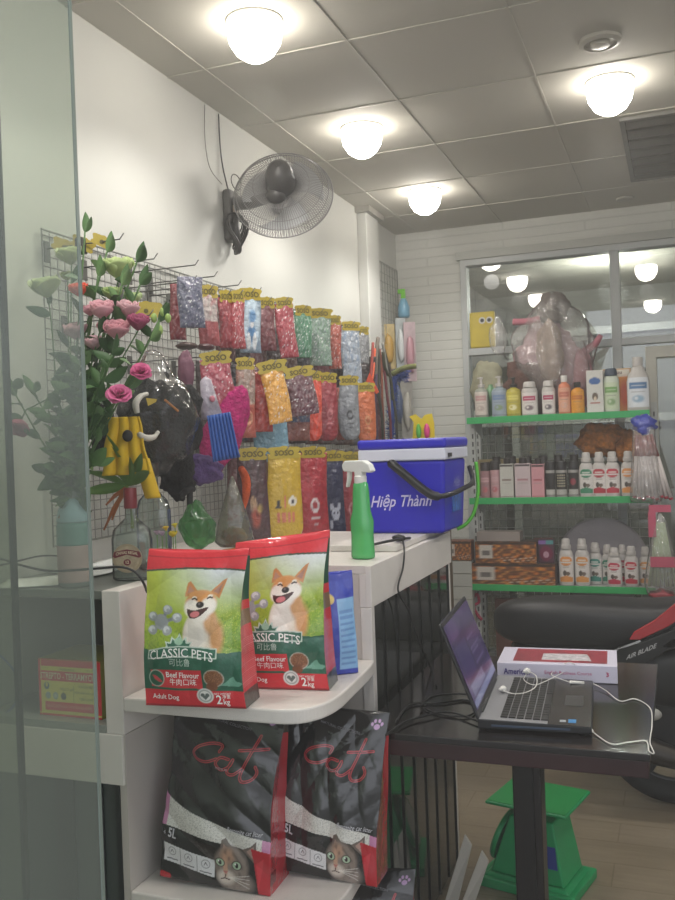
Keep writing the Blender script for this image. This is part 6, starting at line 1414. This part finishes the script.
for k, (px, py, rp, col, op, y, lb) in enumerate(FL):
    if not rp: continue
    p = at(px, py, 'y', y); k_ = y*1.06/900; r_ = rp*k_*(1.0 if col in ('b84c7a', 'bd5884') else 1.7); op = op*(.95 if col in ('b84c7a', 'bd5884') else .62)
    o = thing('lisianthus_flower', (0, 0, 0), lb, 'flower')
    side = (p-vn); side.z = max(side.z, .05)
    ax = ((Vector((.25, -.75, .45)) if col in ('b84c7a', 'bd5884') else Vector((.05, -.4, .5)))+side.normalized()*.6).normalized() if py < 420 else Vector((.1, -.5, -.6)).normalized()
    m_ = MB(); petals(m_, p, ax, r_, k, op); m_.build('blossom', mat('petal', col, .6, noise=.10, nscale=30), o, smooth=True, solid=.0006)
    base = vn+Vector((rnd.uniform(-.008, .008), rnd.uniform(-.008, .008), -.10))
    mid = vn+(p-vn)*.45+Vector((0, 0, .04)); b0 = p-ax*r_*.4
    if px < 30: mid = at(60, 405, 'y', 1.70); pre = at(30, 408, 'y', 1.70); path = smooth([base, vn, mid, pre, at(24, 414, 'y', 1.7), b0], 6)
    elif px == 46: path = smooth([base, vn, at(58, 400, 'y', 1.75), at(52, 330, 'y', 1.76), b0], 6)
    else: path = smooth([base, vn+Vector((0, 0, .0)), mid, b0], 8)
    path = [Vector(v_) for v_ in path]; MB().tube(path, .0018, 6).build('stem', SG, o, smooth=True)
    m_ = MB(); g_ = random.Random(k+50)
    for j in range(5 if px > 30 else 2):
        t = g_.uniform(.35, .95); q0 = Vector(path[int(t*(len(path)-1))]); d = Vector((g_.uniform(-1, 1), g_.uniform(-1, .3), g_.uniform(-.1, .9)))
        leafm(m_, q0, d, g_.uniform(.035, .06), g_.uniform(.018, .028), g_.uniform(0, .5))
    for j in range(4):   # sepals
        a_ = j*math.pi/2; leafm(m_, b0, ax+Vector((math.cos(a_), math.sin(a_), 0))*.8, r_*.8, .006, -.2)
    m_.build('leaves', LG, o, smooth=True)
# leafy sprays
SP = [((85, 232), 1.80, 'leafy shoot at the very top of the bouquet'), ((107, 252), 1.77, 'broad pointed leaf shoot, top centre'), ((137, 262), 1.78, 'pointed leaf shoot at the upper right'), ((122, 285), 1.74, 'leafy shoot between the cream-green blooms'), ((140, 285), 1.76, 'leafy shoot beside the right cream-green bud'),
      ((98, 276), 1.76, 'dense leafy shoot in the upper middle'), ((158, 322), 1.74, 'small budded shoot at the far right'), ((150, 340), 1.72, 'leafy shoot with curling leaf at the right'), ((12, 388), 1.72, 'leafy shoot reaching the left edge behind the glass'), ((33, 392), 1.70, 'broad leaf shoot at the left behind the glass'),
      ((112, 355), 1.68, 'dark leafy shoot below the pink blooms'), ((80, 365), 1.70, 'dense leafy shoot in the glass-side middle'), ((100, 380), 1.68, 'dark leafy shoot in the centre'), ((60, 400), 1.70, 'leafy shoot low on the left'), ((70, 430), 1.69, 'thick leafy shoot above the vase neck'), ((90, 425), 1.70, 'thick leafy shoot right above the vase'), ((52, 470), 1.68, 'leafy tuft spilling left of the vase neck'), ((95, 465), 1.70, 'leafy tuft spilling right of the vase neck')]
LG2 = [mat('leaf_green', c_, .55, noise=.2, nscale=20) for c_ in ('48683c', '5a7c48', '42623a', '668654')]
for k, ((px, py), y, lb) in enumerate(SP):
    p = at(px, py, 'y', y); o = thing('leafy_shoot', (0, 0, 0), lb, 'foliage'); g_ = random.Random(k+200)
    base = vn+Vector((g_.uniform(-.01, .01), g_.uniform(-.01, .01), -.08)); low = p.z < vn.z+.12
    mid = vn+(p-vn)*.5+Vector((g_.uniform(-.02, .02), g_.uniform(-.02, .01), .02))
    path = [Vector(v_) for v_ in smooth([base, vn, mid, p], 8)]; MB().tube(path, .0022, 6).build('stem', SG, o, smooth=True)
    m_ = MB(); nL = 17 if k > 8 else 9
    for j in range(nL):
        t = 1-.85*(j/nL)**1.1 if not low else g_.uniform(.5, 1)
        q0 = Vector(path[int(t*(len(path)-1))]); a_ = j*2.4
        d = Vector((math.cos(a_)*.8, math.sin(a_)*.6-.2, g_.uniform(.1, .9) if k != 16 else g_.uniform(-.6, .3)))
        L_ = g_.uniform(.038, .068) if j > 2 else g_.uniform(.04, .055)
        leafm(m_, q0, d, L_, L_*g_.uniform(.46, .62), g_.uniform(-.1, .45))
    leafm(m_, path[-1], (p-mid).normalized(), .05, .022, .1)
    m_.build('leaves', LG2[k % 4], o, smooth=True)
    if k == 6:
        for j, (a_, b_) in enumerate(((154, 318), (163, 312), (168, 318), (160, 330))):
            q_ = at(a_, b_, 'y', 1.74); MB().ell(q_, .007, .007, .011, 12, 8).build('green_bud', M('8fa85a', .5), o, smooth=True)
# second plant standing in the clear bottle
o = thing('rooted_plant', (0, 0, 0), 'broad-leaved green plant with orange roots growing in the labelled bottle', 'plant')
bc = Vector((bp_.x, bp_.y+.03, ZT))
rt_ = bc+Vector((-.012, 0, .22)); m_ = MB(); g_ = random.Random(9)
MB().tube(smooth([bc+Vector((0, 0, .12)), bc+Vector((0, 0, .19)), rt_], 5), .004, 8).build('stem', M('7a8a4a', .5), o, smooth=True)
for px, py, L_ in ((98, 470, .10), (108, 455, .09), (122, 452, .07), (135, 462, .10), (150, 470, .11), (92, 490, .12), (118, 440, .06), (145, 456, .09)):
    t_ = at(px, py, 'y', bc.y-.02); leafm(m_, rt_, t_-rt_, (t_-rt_).length+.02, .03, .25)
m_.build('leaves', mat('fresh_leaf', '5a7c3a', .5, noise=.15), o, smooth=True)
for k, (px, py) in enumerate(((106, 505), (112, 520), (104, 530))):
    t_ = at(px, py, 'y', bc.y); MB().tube([rt_+Vector((0, 0, -.005)), (rt_+t_)/2+Vector((-.004, 0, 0)), t_], [.006, .005, .002], 8).build('orange_root', M('a8643a', .6), o, smooth=True)
# tulips made of small blooms behind the dog food bag
for k, (px, py, col, lb) in enumerate([(157, 533, 'b9a0b4', 'small white and lilac artificial tulip, left of the yellow ones'), (162, 534, 'b8a2b8', 'small lilac artificial tulip touching the white one'), (173, 535, 'cdb81e', 'yellow artificial tulip, widest one above the dog food bag'), (166, 529, 'c9a81e', 'small yellow artificial tulip in the middle'), (175, 526, 'ccc02c', 'topmost slender yellow artificial tulip')]):
    p = at(px, py, 'y', 1.95); o = thing('artificial_tulip', (p.x, p.y, ZT), lb, 'flower')
    hz = p.z-ZT; m_ = MB()
    petals(m_, (0, 0, hz), (0, -.15, 1), .012 if k != 2 else .015, k, .45); m_.build('blossom', M(col, .5), o, smooth=True, solid=.0005)
    MB().tube([(0, 0, .001), (0, 0, hz)], .0012, 6).build('stem', M('5a8a3c', .5), o)
